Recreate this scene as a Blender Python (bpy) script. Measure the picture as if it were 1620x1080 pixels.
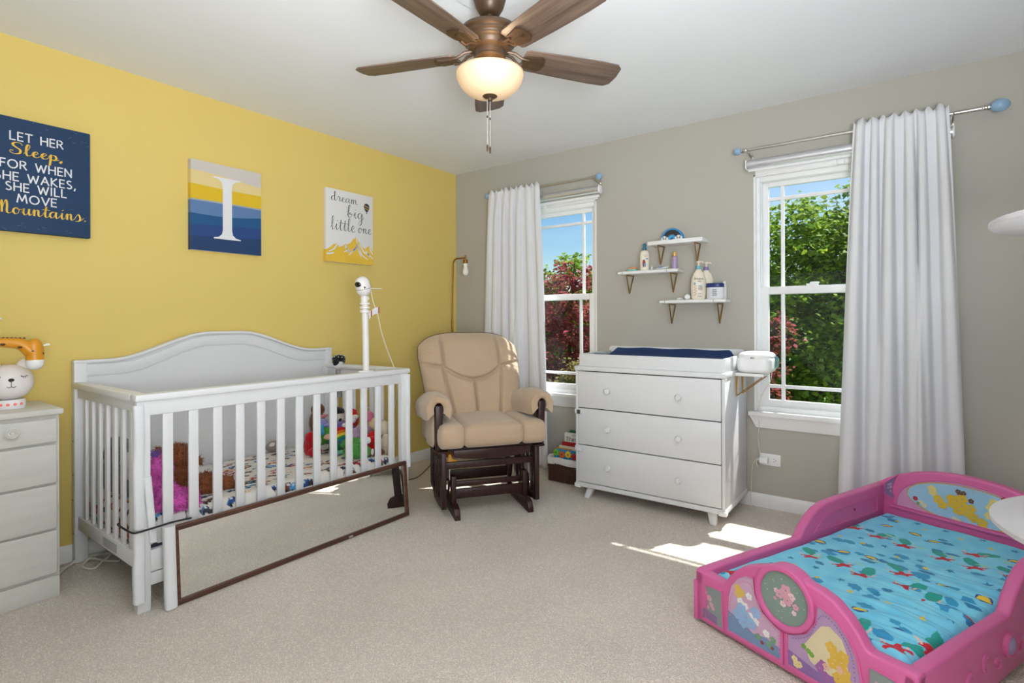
import bpy, bmesh, math, random
import numpy as np
from mathutils import Matrix, Vector

for o in list(bpy.data.objects):
    bpy.data.objects.remove(o, do_unlink=True)
SC = bpy.context.scene
COL = SC.collection
PI = math.pi
rnd = random.Random(7)

# ------------------------------------------------------------------ camera
CAM = Vector((3.2618, -3.5799, 1.1521))
YAW, ROLL = 0.63651, -0.0041
_fw = Vector((-math.sin(YAW), math.cos(YAW), 0))
_r = Vector((math.cos(YAW), math.sin(YAW), 0))
_u = Vector((0, 0, 1))
_r3 = _r * math.cos(ROLL) + _u * math.sin(ROLL)
_u3 = _u * math.cos(ROLL) - _r * math.sin(ROLL)
cd = bpy.data.cameras.new('camera')
cam = bpy.data.objects.new('camera', cd)
COL.objects.link(cam)
mw = Matrix.Identity(4)
for i in range(3):
    mw[i][0], mw[i][1], mw[i][2], mw[i][3] = _r3[i], _u3[i], -_fw[i], CAM[i]
cam.matrix_world = mw
cd.sensor_width = 36.0
cd.lens = 857.04 / 1620 * 36
cd.shift_y = -(540 - 505.3) / 1620
cd.clip_start = 0.02
cd.clip_end = 400
SC.camera = cam

# ------------------------------------------------------------------ world, sun, lights, exposure
SC.view_settings.view_transform = 'Standard'
SC.view_settings.look = 'None'
SC.view_settings.gamma = 1.0
SC.view_settings.exposure = 0.2
SC.view_settings.use_curve_mapping = False
W = bpy.data.worlds.new('sky')
SC.world = W
W.use_nodes = True
nt = W.node_tree
nt.nodes.clear()
n_out = nt.nodes.new('ShaderNodeOutputWorld')
n_bg = nt.nodes.new('ShaderNodeBackground')
n_sky = nt.nodes.new('ShaderNodeTexSky')
n_sky.sky_type = 'NISHITA'
n_sky.sun_disc = False
n_sky.sun_elevation = math.radians(57)
n_sky.sun_rotation = math.atan2(0.29, 0.577)
n_sky.air_density = 1.0
n_sky.dust_density = 0.6
n_sky.ozone_density = 1.2
n_tc = nt.nodes.new('ShaderNodeTexCoord')
n_map = nt.nodes.new('ShaderNodeMapping')
n_map.inputs['Scale'].default_value = (1.2, 1.2, 4.5)
n_cl = nt.nodes.new('ShaderNodeTexNoise')
n_cl.inputs['Scale'].default_value = 1.6
n_cl.inputs['Detail'].default_value = 7
n_cr = nt.nodes.new('ShaderNodeValToRGB')
n_cr.color_ramp.elements[0].position = 0.47
n_cr.color_ramp.elements[0].color = (0, 0, 0, 1)
n_cr.color_ramp.elements[1].position = 0.72
n_cr.color_ramp.elements[1].color = (0.55, 0.55, 0.55, 1)
n_mx = nt.nodes.new('ShaderNodeMix')
n_mx.data_type = 'RGBA'
n_mx.inputs['B'].default_value = (6.2, 6.8, 7.6, 1)
nt.links.new(n_tc.outputs['Generated'], n_map.inputs['Vector'])
nt.links.new(n_map.outputs['Vector'], n_cl.inputs['Vector'])
nt.links.new(n_cl.outputs['Fac'], n_cr.inputs['Fac'])
nt.links.new(n_cr.outputs['Color'], n_mx.inputs['Factor'])
n_hs = nt.nodes.new('ShaderNodeHueSaturation')
n_hs.inputs['Saturation'].default_value = 1.35
nt.links.new(n_sky.outputs['Color'], n_hs.inputs['Color'])
nt.links.new(n_hs.outputs['Color'], n_mx.inputs['A'])
nt.links.new(n_mx.outputs['Result'], n_bg.inputs['Color'])
n_bg.inputs['Strength'].default_value = 0.125
nt.links.new(n_bg.outputs['Background'], n_out.inputs['Surface'])


def light(name, kind, energy, color, loc, direction=None, **kw):
    ld = bpy.data.lights.new(name, kind)
    ld.energy = energy
    ld.color = color
    for k, v in kw.items():
        setattr(ld, k, v)
    ob = bpy.data.objects.new(name, ld)
    COL.objects.link(ob)
    ob.location = loc
    if direction is not None:
        ob.rotation_euler = Vector(direction).to_track_quat('-Z', 'Y').to_euler()
    return ob


light('sun', 'SUN', 8.6, (1.0, 0.98, 0.94), (6, 10, 14), (-0.28, -0.577, -1.0), angle=math.radians(0.7))
# added fill light bounced off the ceiling, with two more out of view
light('bounce_fill', 'AREA', 70, (0.89, 0.945, 1.0), (3.70, -3.80, 1.15), (-0.76, 0.70, 1.0),
      shape='RECTANGLE', size=0.7, size_y=0.7, spread=math.radians(125))
light('rear_fill', 'AREA', 13, (0.95, 0.975, 1.0), (2.1, -3.92, 0.92), (-0.12, 1, -0.12),
      shape='RECTANGLE', size=3.6, size_y=1.6)  # added soft fill from behind the viewpoint; no doorway is built
light('side_fill', 'AREA', 21, (0.97, 0.985, 1.0), (4.22, -3.15, 1.05), (-1, 0.32, -0.04),
      shape='RECTANGLE', size=1.5, size_y=1.9)  # added side fill right of the viewpoint, set before a solid wall

# ------------------------------------------------------------------ helpers
def lin(c):
    c = c / 255.0
    return c / 12.92 if c <= 0.04045 else ((c + 0.055) / 1.055) ** 2.4


def rgb(r, g, b):
    return (lin(r), lin(g), lin(b), 1.0)


MATS = {}


def mat(name, col, rough=0.5, metal=0.0, var=0.04, vscale=6.0, bump=0.0, bscale=200.0, coat=0.0, spec=0.5,
        emit=None, estr=0.0, trans=0.0, sheen=0.0, stretch=None, island=0.0, alpha=None, sub=0.0):
    """procedural principled material: noise variation of colour + fine bump"""
    if name in MATS:
        return MATS[name]
    m = bpy.data.materials.new(name)
    m.use_nodes = True
    t = m.node_tree
    p = t.nodes['Principled BSDF']
    c = rgb(*col)
    tc = t.nodes.new('ShaderNodeTexCoord')
    src = tc.outputs['Object']
    if stretch:
        mp = t.nodes.new('ShaderNodeMapping')
        mp.inputs['Scale'].default_value = stretch
        t.links.new(src, mp.inputs['Vector'])
        src = mp.outputs['Vector']
    nz = t.nodes.new('ShaderNodeTexNoise')
    nz.inputs['Scale'].default_value = vscale
    nz.inputs['Detail'].default_value = 4
    t.links.new(src, nz.inputs['Vector'])
    mx = t.nodes.new('ShaderNodeMix')
    mx.data_type = 'RGBA'
    mx.inputs['A'].default_value = tuple(max(0, v * (1 - var * 2)) for v in c[:3]) + (1,)
    mx.inputs['B'].default_value = tuple(min(1, v * (1 + var * 2)) for v in c[:3]) + (1,)
    t.links.new(nz.outputs['Fac'], mx.inputs['Factor'])
    colout = mx.outputs['Result']
    if island:
        ge = t.nodes.new('ShaderNodeNewGeometry')
        hs = t.nodes.new('ShaderNodeHueSaturation')
        mr = t.nodes.new('ShaderNodeMapRange')
        mr.inputs['To Min'].default_value = 1 - island
        mr.inputs['To Max'].default_value = 1 + island
        t.links.new(ge.outputs['Random Per Island'], mr.inputs['Value'])
        t.links.new(mr.outputs['Result'], hs.inputs['Value'])
        mr2 = t.nodes.new('ShaderNodeMapRange')
        mr2.inputs['To Min'].default_value = 0.5 + island * 0.06
        mr2.inputs['To Max'].default_value = 0.5 - island * 0.06
        t.links.new(ge.outputs['Random Per Island'], mr2.inputs['Value'])
        t.links.new(mr2.outputs['Result'], hs.inputs['Hue'])
        t.links.new(colout, hs.inputs['Color'])
        colout = hs.outputs['Color']
    t.links.new(colout, p.inputs['Base Color'])
    p.inputs['Roughness'].default_value = rough
    p.inputs['Metallic'].default_value = metal
    p.inputs['Coat Weight'].default_value = coat
    p.inputs['Specular IOR Level'].default_value = spec
    p.inputs['Transmission Weight'].default_value = trans
    p.inputs['Sheen Weight'].default_value = sheen
    if sub:
        p.inputs['Subsurface Weight'].default_value = sub
        p.inputs['Subsurface Radius'].default_value = (0.02, 0.02, 0.02)
    if alpha is not None:
        p.inputs['Alpha'].default_value = alpha
    if emit:
        p.inputs['Emission Color'].default_value = rgb(*emit)
        p.inputs['Emission Strength'].default_value = estr
    if bump:
        b = t.nodes.new('ShaderNodeTexNoise')
        b.inputs['Scale'].default_value = bscale
        b.inputs['Detail'].default_value = 3
        t.links.new(src, b.inputs['Vector'])
        bp = t.nodes.new('ShaderNodeBump')
        bp.inputs['Strength'].default_value = bump
        bp.inputs['Distance'].default_value = 0.004
        t.links.new(b.outputs['Fac'], bp.inputs['Height'])
        t.links.new(bp.outputs['Normal'], p.inputs['Normal'])
    MATS[name] = m
    return m


def attr_mat(name, rough=0.8, bump=0.0, bscale=400, sheen=0.0):
    """material whose print comes from the mesh colour attribute 'print'"""
    m = mat(name, (255, 255, 255), rough, bump=bump, bscale=bscale, sheen=sheen)
    t = m.node_tree
    a = t.nodes.new('ShaderNodeAttribute')
    a.attribute_name = 'print'
    t.links.new(a.outputs['Color'], t.nodes['Principled BSDF'].inputs['Base Color'])
    return m


MW = {}


class G:
    """collects geometry for ONE mesh object"""

    def __init__(s):
        s.v, s.f = [], []

    def add(s, vs, fs, M=None):
        o = len(s.v)
        if M is not None:
            vs = [M @ Vector(p) for p in vs]
        s.v.extend([Vector(p) for p in vs])
        s.f.extend([[i + o for i in f] for f in fs])
        return s

    def box(s, x0, x1, y0, y1, z0, z1, M=None):
        vs = [(x0, y0, z0), (x1, y0, z0), (x1, y1, z0), (x0, y1, z0), (x0, y0, z1), (x1, y0, z1), (x1, y1, z1), (x0, y1, z1)]
        fs = [[0, 3, 2, 1], [4, 5, 6, 7], [0, 1, 5, 4], [1, 2, 6, 5], [2, 3, 7, 6], [3, 0, 4, 7]]
        return s.add(vs, fs, M)

    def hexa(s, bot, top):
        """8-corner block from two quads"""
        fs = [[0, 3, 2, 1], [4, 5, 6, 7], [0, 1, 5, 4], [1, 2, 6, 5], [2, 3, 7, 6], [3, 0, 4, 7]]
        return s.add(list(bot) + list(top), fs)

    def tube(s, pts, r, n=8, closed=False, caps=True, flat=None):
        pts = [Vector(p) for p in pts]
        m = len(pts)
        rs = r if isinstance(r, (list, tuple)) else [r] * m
        vs, fs = [], []
        prev = None
        for i, p in enumerate(pts):
            if closed:
                d = pts[(i + 1) % m] - pts[i - 1]
            else:
                d = pts[min(i + 1, m - 1)] - pts[max(i - 1, 0)]
            d.normalize()
            if prev is None:
                a = Vector((0, 0, 1)) if abs(d.z) < 0.9 else Vector((1, 0, 0))
                x = d.cross(a).normalized()
            else:
                x = (prev - d * prev.dot(d)).normalized()
            prev = x
            y = d.cross(x)
            for k in range(n):
                a = 2 * PI * k / n
                q = x * math.cos(a) + y * math.sin(a)
                if flat:
                    q = x * math.cos(a) * flat[0] + y * math.sin(a) * flat[1]
                vs.append(p + q * rs[i])
        for i in range(m if closed else m - 1):
            j = (i + 1) % m
            for k in range(n):
                l = (k + 1) % n
                fs.append([i * n + k, i * n + l, j * n + l, j * n + k])
        if caps and not closed:
            fs.append(list(range(n))[::-1])
            fs.append([(m - 1) * n + k for k in range(n)])
        return s.add(vs, fs)

    def lathe(s, prof, n=24, M=None):
        vs, fs = [], []
        m = len(prof)
        for r, z in prof:
            for k in range(n):
                a = 2 * PI * k / n
                vs.append((max(r, 1e-4) * math.cos(a), max(r, 1e-4) * math.sin(a), z))
        for i in range(m - 1):
            for k in range(n):
                l = (k + 1) % n
                fs.append([i * n + k, i * n + l, (i + 1) * n + l, (i + 1) * n + k])
        fs.append(list(range(n))[::-1])
        fs.append([(m - 1) * n + k for k in range(n)])
        return s.add(vs, fs, M)

    def prism(s, poly, w0, w1, f):
        """2D outline (u,v) extruded from w0 to w1; f maps (u,v,w) to a point"""
        n = len(poly)
        vs = [f(u, v, w0) for u, v in poly] + [f(u, v, w1) for u, v in poly]
        fs = [list(range(n))[::-1], [n + i for i in range(n)]]
        for i in range(n):
            j = (i + 1) % n
            fs.append([i, j, n + j, n + i])
        return s.add(vs, fs)

    def band(s, A, B, w0, w1, f, closed=False):
        """solid ribbon between two polylines A and B, from depth w0 to w1"""
        n = len(A)
        vs = [f(*p, w0) for p in A] + [f(*p, w0) for p in B] + [f(*p, w1) for p in A] + [f(*p, w1) for p in B]
        fs = []
        for i in range(n if closed else n - 1):
            j = (i + 1) % n
            a, b, c, d = i, j, n + j, n + i
            fs += [[a, d, c, b], [2 * n + a, 2 * n + b, 2 * n + c, 2 * n + d], [a, b, 2 * n + b, 2 * n + a], [d, 2 * n + d, 2 * n + c, c]]
        if not closed:
            for i in (0, n - 1):
                q = [i, n + i, 3 * n + i, 2 * n + i]
                fs.append(q)
        return s.add(vs, fs)

    def ell(s, c, r, nu=16, nv=10, M=None):
        vs, fs = [], []
        for j in range(nv + 1):
            t = PI * j / nv
            for k in range(nu):
                a = 2 * PI * k / nu
                vs.append((c[0] + r[0] * math.sin(t) * math.cos(a), c[1] + r[1] * math.sin(t) * math.sin(a), c[2] + r[2] * math.cos(t)))
        for j in range(nv):
            for k in range(nu):
                l = (k + 1) % nu
                fs.append([j * nu + k, (j + 1) * nu + k, (j + 1) * nu + l, j * nu + l])
        return s.add(vs, fs, M)

    def rbox(s, c, size, r, n=8, M=None, warp=None):
        """soft rounded block: subdivided cube pushed out from an inner box"""
        h = [d / 2 for d in size]
        if not isinstance(r, (list, tuple)):
            r = (r, r, r)
        r = [min(r[i], h[i] - 1e-4) for i in range(3)]
        idx, vs, fs = {}, [], []

        def vert(p):
            k = tuple(round(x * 4096) for x in p)
            if k not in idx:
                q = []
                d = []
                for i in range(3):
                    x = math.sin(p[i] * PI / 2) * h[i] if False else p[i] * h[i]
                    inn = max(-(h[i] - r[i]), min(h[i] - r[i], x))
                    q.append(inn)
                    d.append((x - inn) / r[i] if r[i] else 0)
                l = math.sqrt(sum(x * x for x in d))
                mxx = max(abs(x) for x in d)
                sc = (mxx / l) if l > 1e-6 else 1
                w = [q[i] + d[i] * sc * r[i] for i in range(3)]
                w = Vector((c[0] + w[0], c[1] + w[1], c[2] + w[2]))
                if warp:
                    w = Vector(warp(w, p))
                idx[k] = len(vs)
                vs.append(w)
            return idx[k]

        def cs(i):
            # denser sampling near the rounded edges
            return -1 + 2 * i / n

        for ax in range(3):
            for sg in (-1, 1):
                for i in range(n):
                    for j in range(n):
                        q = []
                        for (a, b) in ((i, j), (i + 1, j), (i + 1, j + 1), (i, j + 1)):
                            p = [0, 0, 0]
                            p[ax] = sg
                            p[(ax + 1) % 3] = cs(a)
                            p[(ax + 2) % 3] = cs(b)
                            q.append(vert(p))
                        fs.append(q if sg > 0 else q[::-1])
        return s.add(vs, fs, M)

    def grid(s, P):
        """P[i][j] points"""
        n, m = len(P), len(P[0])
        vs = [p for row in P for p in row]
        fs = [[i * m + j, i * m + j + 1, (i + 1) * m + j + 1, (i + 1) * m + j] for i in range(n - 1) for j in range(m - 1)]
        return s.add(vs, fs)

    def ribbon(s, pts, w, f, dn=0.0):
        """flat pen stroke on a surface; pts 2D, w width or list, f maps (u,v,w)"""
        m = len(pts)
        ws = w if isinstance(w, (list, tuple)) else [w] * m
        A, B = [], []
        for i in range(m):
            a, b = pts[max(i - 1, 0)], pts[min(i + 1, m - 1)]
            dx, dy = b[0] - a[0], b[1] - a[1]
            l = math.hypot(dx, dy) or 1
            nx, ny = -dy / l, dx / l
            A.append((pts[i][0] + nx * ws[i] / 2, pts[i][1] + ny * ws[i] / 2))
            B.append((pts[i][0] - nx * ws[i] / 2, pts[i][1] - ny * ws[i] / 2))
        vs = [f(*p, dn) for p in A] + [f(*p, dn) for p in B]
        fs = [[i, i + 1, m + i + 1, m + i] for i in range(m - 1)]
        return s.add(vs, fs)

    def disc(s, c, r, f, dn=0.0, n=20, ry=None, a0=0, a1=2 * PI):
        ry = ry or r
        full = abs(a1 - a0 - 2 * PI) < 1e-6
        k = n if full else n + 1
        vs = [f(c[0] + r * math.cos(a0 + (a1 - a0) * i / n), c[1] + ry * math.sin(a0 + (a1 - a0) * i / n), dn) for i in range(k)]
        return s.add(vs, [list(range(k))])

    def poly(s, pts, f, dn=0.0):
        return s.add([f(p[0], p[1], dn) for p in pts], [list(range(len(pts)))])

    def make(s, name, m, parent=None, smooth=True, bevel=0.0, seg=2, ang=40, local=False, recalc=True, weld=False):
        me = bpy.data.meshes.new(name)
        vs = s.v
        loc = Vector((0, 0, 0))
        if parent is not None:
            if not local:
                Mi = MW[parent.name].inverted()
                vs = [Mi @ v for v in vs]
        elif not local:
            xs = [v.x for v in vs]; ys = [v.y for v in vs]; zs = [v.z for v in vs]
            loc = Vector(((min(xs) + max(xs)) / 2, (min(ys) + max(ys)) / 2, min(zs)))
            vs = [v - loc for v in vs]
        me.from_pydata([tuple(v) for v in vs], [], s.f)
        if bevel or recalc or weld:
            bm = bmesh.new()
            bm.from_mesh(me)
            if weld:
                bmesh.ops.remove_doubles(bm, verts=bm.verts, dist=1e-4)
            if recalc:
                bmesh.ops.recalc_face_normals(bm, faces=bm.faces)
            if bevel:
                es = [e for e in bm.edges if len(e.link_faces) == 2 and e.calc_face_angle(0) > math.radians(30)]
                bmesh.ops.bevel(bm, geom=es, offset=bevel, segments=seg, profile=0.5, affect='EDGES', clamp_overlap=True)
            bm.to_mesh(me)
            bm.free()
        if smooth:
            me.polygons.foreach_set('use_smooth', [True] * len(me.polygons))
            me.set_sharp_from_angle(angle=math.radians(ang))
        me.materials.append(m)
        ob = bpy.data.objects.new(name, me)
        COL.objects.link(ob)
        ob.location = loc
        if parent is not None:
            ob.parent = parent
            MW[ob.name] = MW[parent.name]
        else:
            MW[ob.name] = Matrix.Translation(loc)
        return ob


def tag(o, label, cat=None, group=None, kind=None):
    if label:
        o['label'] = label
    if cat:
        o['category'] = cat
    if group:
        o['group'] = group
    if kind:
        o['kind'] = kind
    return o


def thing(name, loc, rz=0.0, label=None, cat=None, group=None, kind=None):
    o = bpy.data.objects.new(name, None)
    COL.objects.link(o)
    o.empty_display_size = 0.05
    o.location = loc
    o.rotation_euler = (0, 0, rz)
    MW[o.name] = Matrix.Translation(Vector(loc)) @ Matrix.Rotation(rz, 4, 'Z')
    return tag(o, label, cat, group, kind)


def clone(o, off=(0, 0, 0), rot=None, parent=None):
    """copy of a part (and its sub-parts) moved by an offset in its parent's frame"""
    c = o.copy()
    COL.objects.link(c)
    c.parent = parent or o.parent
    c.location = o.location + Vector(off)
    if rot:
        c.rotation_euler = rot
    MW[c.name] = MW[o.name]
    for ch in list(o.children):
        d = ch.copy()
        COL.objects.link(d)
        d.parent = c
    return c


def cr(pts, k=6, closed=False):
    """Catmull-Rom smoothing of a polyline (2D or 3D tuples)"""
    P = [tuple(p) for p in pts]
    n = len(P)
    out = []
    rng = range(n if closed else n - 1)
    for i in rng:
        p0 = P[(i - 1) % n] if closed or i > 0 else P[0]
        p1, p2 = P[i], P[(i + 1) % n]
        p3 = P[(i + 2) % n] if closed or i + 2 < n else P[-1]
        for j in range(k):
            t = j / k
            out.append(tuple(0.5 * (2 * b + (c - a) * t + (2 * a - 5 * b + 4 * c - d) * t * t + (-a + 3 * b - 3 * c + d) * t ** 3)
                             for a, b, c, d in zip(p0, p1, p2, p3)))
    if not closed:
        out.append(P[-1])
    return out


def arc(cx, cy, r, a0, a1, n=12, ry=None):
    ry = ry or r
    return [(cx + r * math.cos(math.radians(a0 + (a1 - a0) * i / n)), cy + ry * math.sin(math.radians(a0 + (a1 - a0) * i / n))) for i in range(n + 1)]


def text_geo(g, body, x0, y0, width, f, dn=0.0, height=None, align='L'):
    """built-in font laid flat on a surface, scaled to the wanted width"""
    cu = bpy.data.curves.new('t', 'FONT')
    cu.body = body
    cu.size = 1.0
    cu.resolution_u = 3
    ob = bpy.data.objects.new('t', cu)
    COL.objects.link(ob)
    dg = bpy.context.evaluated_depsgraph_get()
    ev = ob.evaluated_get(dg)
    me = ev.to_mesh()
    vs = [tuple(v.co) for v in me.vertices]
    fs = [list(p.vertices) for p in me.polygons]
    ev.to_mesh_clear()
    bpy.data.objects.remove(ob, do_unlink=True)
    bpy.data.curves.remove(cu)
    if not vs:
        return
    xa, xb = min(v[0] for v in vs), max(v[0] for v in vs)
    sx = width / (xb - xa)
    sy = sx if height is None else height / 0.72
    g.add([f(x0 + (v[0] - xa) * sx, y0 + v[1] * sy, dn) for v in vs], fs)


# hand-lettering: cursive strokes, x-height = 1
CURS = {
    'a': (1.1, [[(.78, .8), (.5, 1.0), (.2, .8), (.08, .4), (.25, .03), (.5, .2), (.76, .9)], [(.78, 1.0), (.72, .4), (.84, .02), (1.12, .3)]]),
    'b': (.95, [[(0, .3), (.3, 1.1), (.5, 1.9), (.42, 2.1), (.25, 1.7), (.16, .5), (.3, .02), (.6, .1), (.72, .5), (.55, .8), (.38, .62), (.6, .5), (.97, .7)]]),
    'd': (1.15, [[(.7, .85), (.45, 1.0), (.15, .75), (.08, .35), (.25, .0), (.55, .25), (.74, .9), (.92, 1.8), (.8, 2.1), (.68, 1.7), (.7, .4), (.84, .02), (1.15, .3)]]),
    'e': (.78, [[(0, .3), (.35, .5), (.6, .8), (.48, 1.02), (.28, .9), (.15, .5), (.25, .1), (.48, 0), (.8, .3)]]),
    'g': (1.05, [[(.7, .9), (.45, 1.0), (.15, .75), (.1, .35), (.3, .05), (.55, .3), (.72, .95)], [(.74, .95), (.72, 0), (.62, -.8), (.38, -1.1), (.2, -.8), (.5, -.25), (1.1, .3)]]),
    'i': (.68, [[(0, .3), (.22, .7), (.33, 1.0), (.27, .4), (.4, .02), (.7, .3)], [(.38, 1.5), (.42, 1.42)]]),
    'l': (.7, [[(0, .3), (.35, 1.0), (.56, 1.75), (.5, 2.1), (.36, 2.0), (.25, 1.4), (.25, .4), (.4, 0), (.72, .3)]]),
    'm': (1.5, [[(0, .4), (.14, .95), (.22, .8), (.2, 0)], [(.2, .4), (.42, .95), (.58, .85), (.57, 0)], [(.57, .4), (.8, .97), (1.0, .85), (1.02, .25), (1.2, .02), (1.5, .35)]]),
    'n': (1.05, [[(0, .4), (.14, .95), (.22, .8), (.2, 0)], [(.2, .4), (.45, .97), (.64, .85), (.64, .25), (.8, .02), (1.08, .32)]]),
    'o': (.95, [[(.5, 1.0), (.2, .85), (.08, .4), (.3, .0), (.6, .25), (.66, .75), (.46, 1.0), (.6, .78), (.97, .75)]]),
    'p': (1.0, [[(0, .3), (.22, 1.05), (.2, 0), (.12, -1.05)], [(.18, .3), (.38, .95), (.66, .9), (.74, .4), (.52, .02), (.3, .12), (.7, .1), (1.02, .3)]]),
    'r': (.85, [[(0, .3), (.2, 1.1), (.3, .95), (.52, .95), (.5, .4), (.62, .02), (.87, .3)]]),
    's': (.9, [[(0, .3), (.42, 1.08), (.66, .45), (.5, .0), (.1, -.1)], [(.5, .0), (.8, .2), (1.1, .6)]]),
    't': (.75, [[(0, .3), (.3, 1.0), (.44, 1.7), (.32, .7), (.34, .15), (.5, 0), (.78, .3)], [(.0, 1.15), (.4, 1.2), (.85, 1.17)]]),
    'u': (1.08, [[(0, .3), (.2, 1.0), (.15, .4), (.3, .02), (.55, .2), (.76, .95)], [(.77, 1.0), (.72, .4), (.84, .02), (1.1, .3)]]),
    'S': (1.25, [[(1.15, 1.75), (.95, 2.15), (.5, 2.1), (.3, 1.7), (.6, 1.25), (.95, .85), (.9, .25), (.45, 0), (.08, .25), (.1, .6), (.35, .55)]]),
    'M': (1.55, [[(-.25, .15), (.05, .1), (.3, 1.0), (.42, 1.9), (.5, 1.6), (.5, .1)], [(.5, .4), (.8, 1.85), (.95, 1.9), (1.02, 1.2), (1.0, .3), (1.2, .02), (1.55, .3)]]),
    ',': (.4, [[(.2, .15), (.22, .0), (.08, -.3)]]),
    '.': (.4, [[(.3, .16), (.34, .06)]]),
    ' ': (.7, []),
}
CAPS = {
    'L': (.5, [[(0, 1), (0, 0), (.45, 0)]]), 'E': (.5, [[(.45, 1), (0, 1), (0, 0), (.45, 0)], [(0, .52), (.4, .52)]]),
    'T': (.62, [[(0, 1), (.6, 1)], [(.3, 1), (.3, 0)]]), 'H': (.68, [[(0, 1), (0, 0)], [(.62, 1), (.62, 0)], [(0, .52), (.62, .52)]]),
    'R': (.6, [[(0, 0), (0, 1), (.28, 1), (.46, .9), (.48, .72), (.4, .56), (.24, .5), (0, .5)], [(.24, .5), (.55, 0)]]),
    'F': (.48, [[(.42, 1), (0, 1), (0, 0)], [(0, .52), (.38, .52)]]),
    'O': (.9, [[(.42 + .42 * math.cos(a * PI / 10), .5 + .5 * math.sin(a * PI / 10)) for a in range(21)]]),
    'W': (1.05, [[(0, 1), (.25, 0), (.5, .85), (.75, 0), (1.0, 1)]]), 'N': (.72, [[(0, 0), (0, 1), (.62, 0), (.62, 1)]]),
    'S': (.55, [cr([(.44, .92), (.25, 1.0), (.06, .88), (.08, .66), (.28, .5), (.46, .34), (.44, .1), (.22, 0), (.02, .1)], 4)]),
    'A': (.78, [[(0, 0), (.36, 1), (.72, 0)], [(.13, .36), (.59, .36)]]), 'K': (.62, [[(0, 1), (0, 0)], [(.5, 1), (.02, .48), (.56, 0)]]),
    'I': (.16, [[(.04, 1), (.04, 0)]]), 'V': (.72, [[(0, 1), (.35, 0), (.7, 1)]]), 'M': (.92, [[(0, 0), (.14, 1), (.43, .2), (.72, 1), (.86, 0)]]),
    ',': (.2, [[(.1, .08), (.02, -.18)]]), ' ': (.42, []),
}


def script_text(g, s, x0, x1, base, f, dn, thick=0.16, thin=0.05, hmul=1.0):
    tot = sum(CURS[c][0] for c in s)
    k = (x1 - x0) / tot
    x = x0
    for c in s:
        adv, strokes = CURS[c]
        for st in strokes:
            pts = cr([(x + p[0] * k, base + p[1] * k * hmul) for p in st], 7)
            dn += 3e-5
            ws = []
            for i in range(len(pts)):
                a, b = pts[max(i - 1, 0)], pts[min(i + 1, len(pts) - 1)]
                dx, dy = b[0] - a[0], b[1] - a[1]
                l = math.hypot(dx, dy) or 1
                dnw = max(0, -dy / l)
                ws.append(k * (thin + (thick - thin) * dnw))
            if c in '.,' or len(st) == 2:
                ws = [k * thick * 1.1] * len(pts)
            g.ribbon(pts, ws, f, dn)
        x += adv * k


def caps_text(g, s, x0, x1, base, h, f, dn, w=0.13):
    gap = 0.2
    tot = sum(CAPS[c][0] + gap for c in s) - gap
    k = (x1 - x0) / tot
    x = x0
    for c in s:
        adv, strokes = CAPS[c]
        for st in strokes:
            pts = [(x + p[0] * k, base + p[1] * h) for p in st]
            dn += 2e-5
            if len(pts) > 5:
                g.ribbon(pts, w * h, f, dn)
                continue
            for a, b in zip(pts[:-1], pts[1:]):
                dn += 2e-5
                l = math.hypot(b[0] - a[0], b[1] - a[1]) or 1
                e = w * h * 0.35
                ux, uy = (b[0] - a[0]) / l * e, (b[1] - a[1]) / l * e
                g.ribbon([(a[0] - ux, a[1] - uy), (b[0] + ux, b[1] + uy)], w * h, f, dn)
        x += (adv + gap) * k


def ident(u, v, w):
    return (u, v, w)

# ================================================================== materials of the room
M_yel = mat('yellow_paint', (225, 199, 113), 0.75, var=0.012, vscale=3, bump=0.06, bscale=500)
M_grey = mat('grey_paint', (182, 178, 168), 0.75, var=0.012, vscale=3, bump=0.06, bscale=500)
M_ceil = mat('ceiling_paint', (238, 240, 243), 0.85, var=0.01, vscale=2, bump=0.05, bscale=400)
M_white = mat('white_lacquer', (225, 226, 227), 0.38, var=0.012, vscale=5)
M_trim = mat('white_trim', (238, 238, 236), 0.42, var=0.01, vscale=5)
M_vinyl = mat('white_vinyl', (240, 240, 240), 0.35, var=0.008, vscale=5)
M_nickel = mat('brushed_nickel', (204, 200, 194), 0.3, 1.0, var=0.03, vscale=40)
M_brass = mat('brass', (176, 138, 76), 0.35, 1.0, var=0.04, vscale=40)
M_black = mat('black_plastic', (18, 18, 20), 0.45)
M_foam = mat('foam_guard', (226, 228, 230), 0.8, bump=0.05, bscale=300)
M_cable = mat('white_cable', (225, 222, 212), 0.5)


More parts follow.
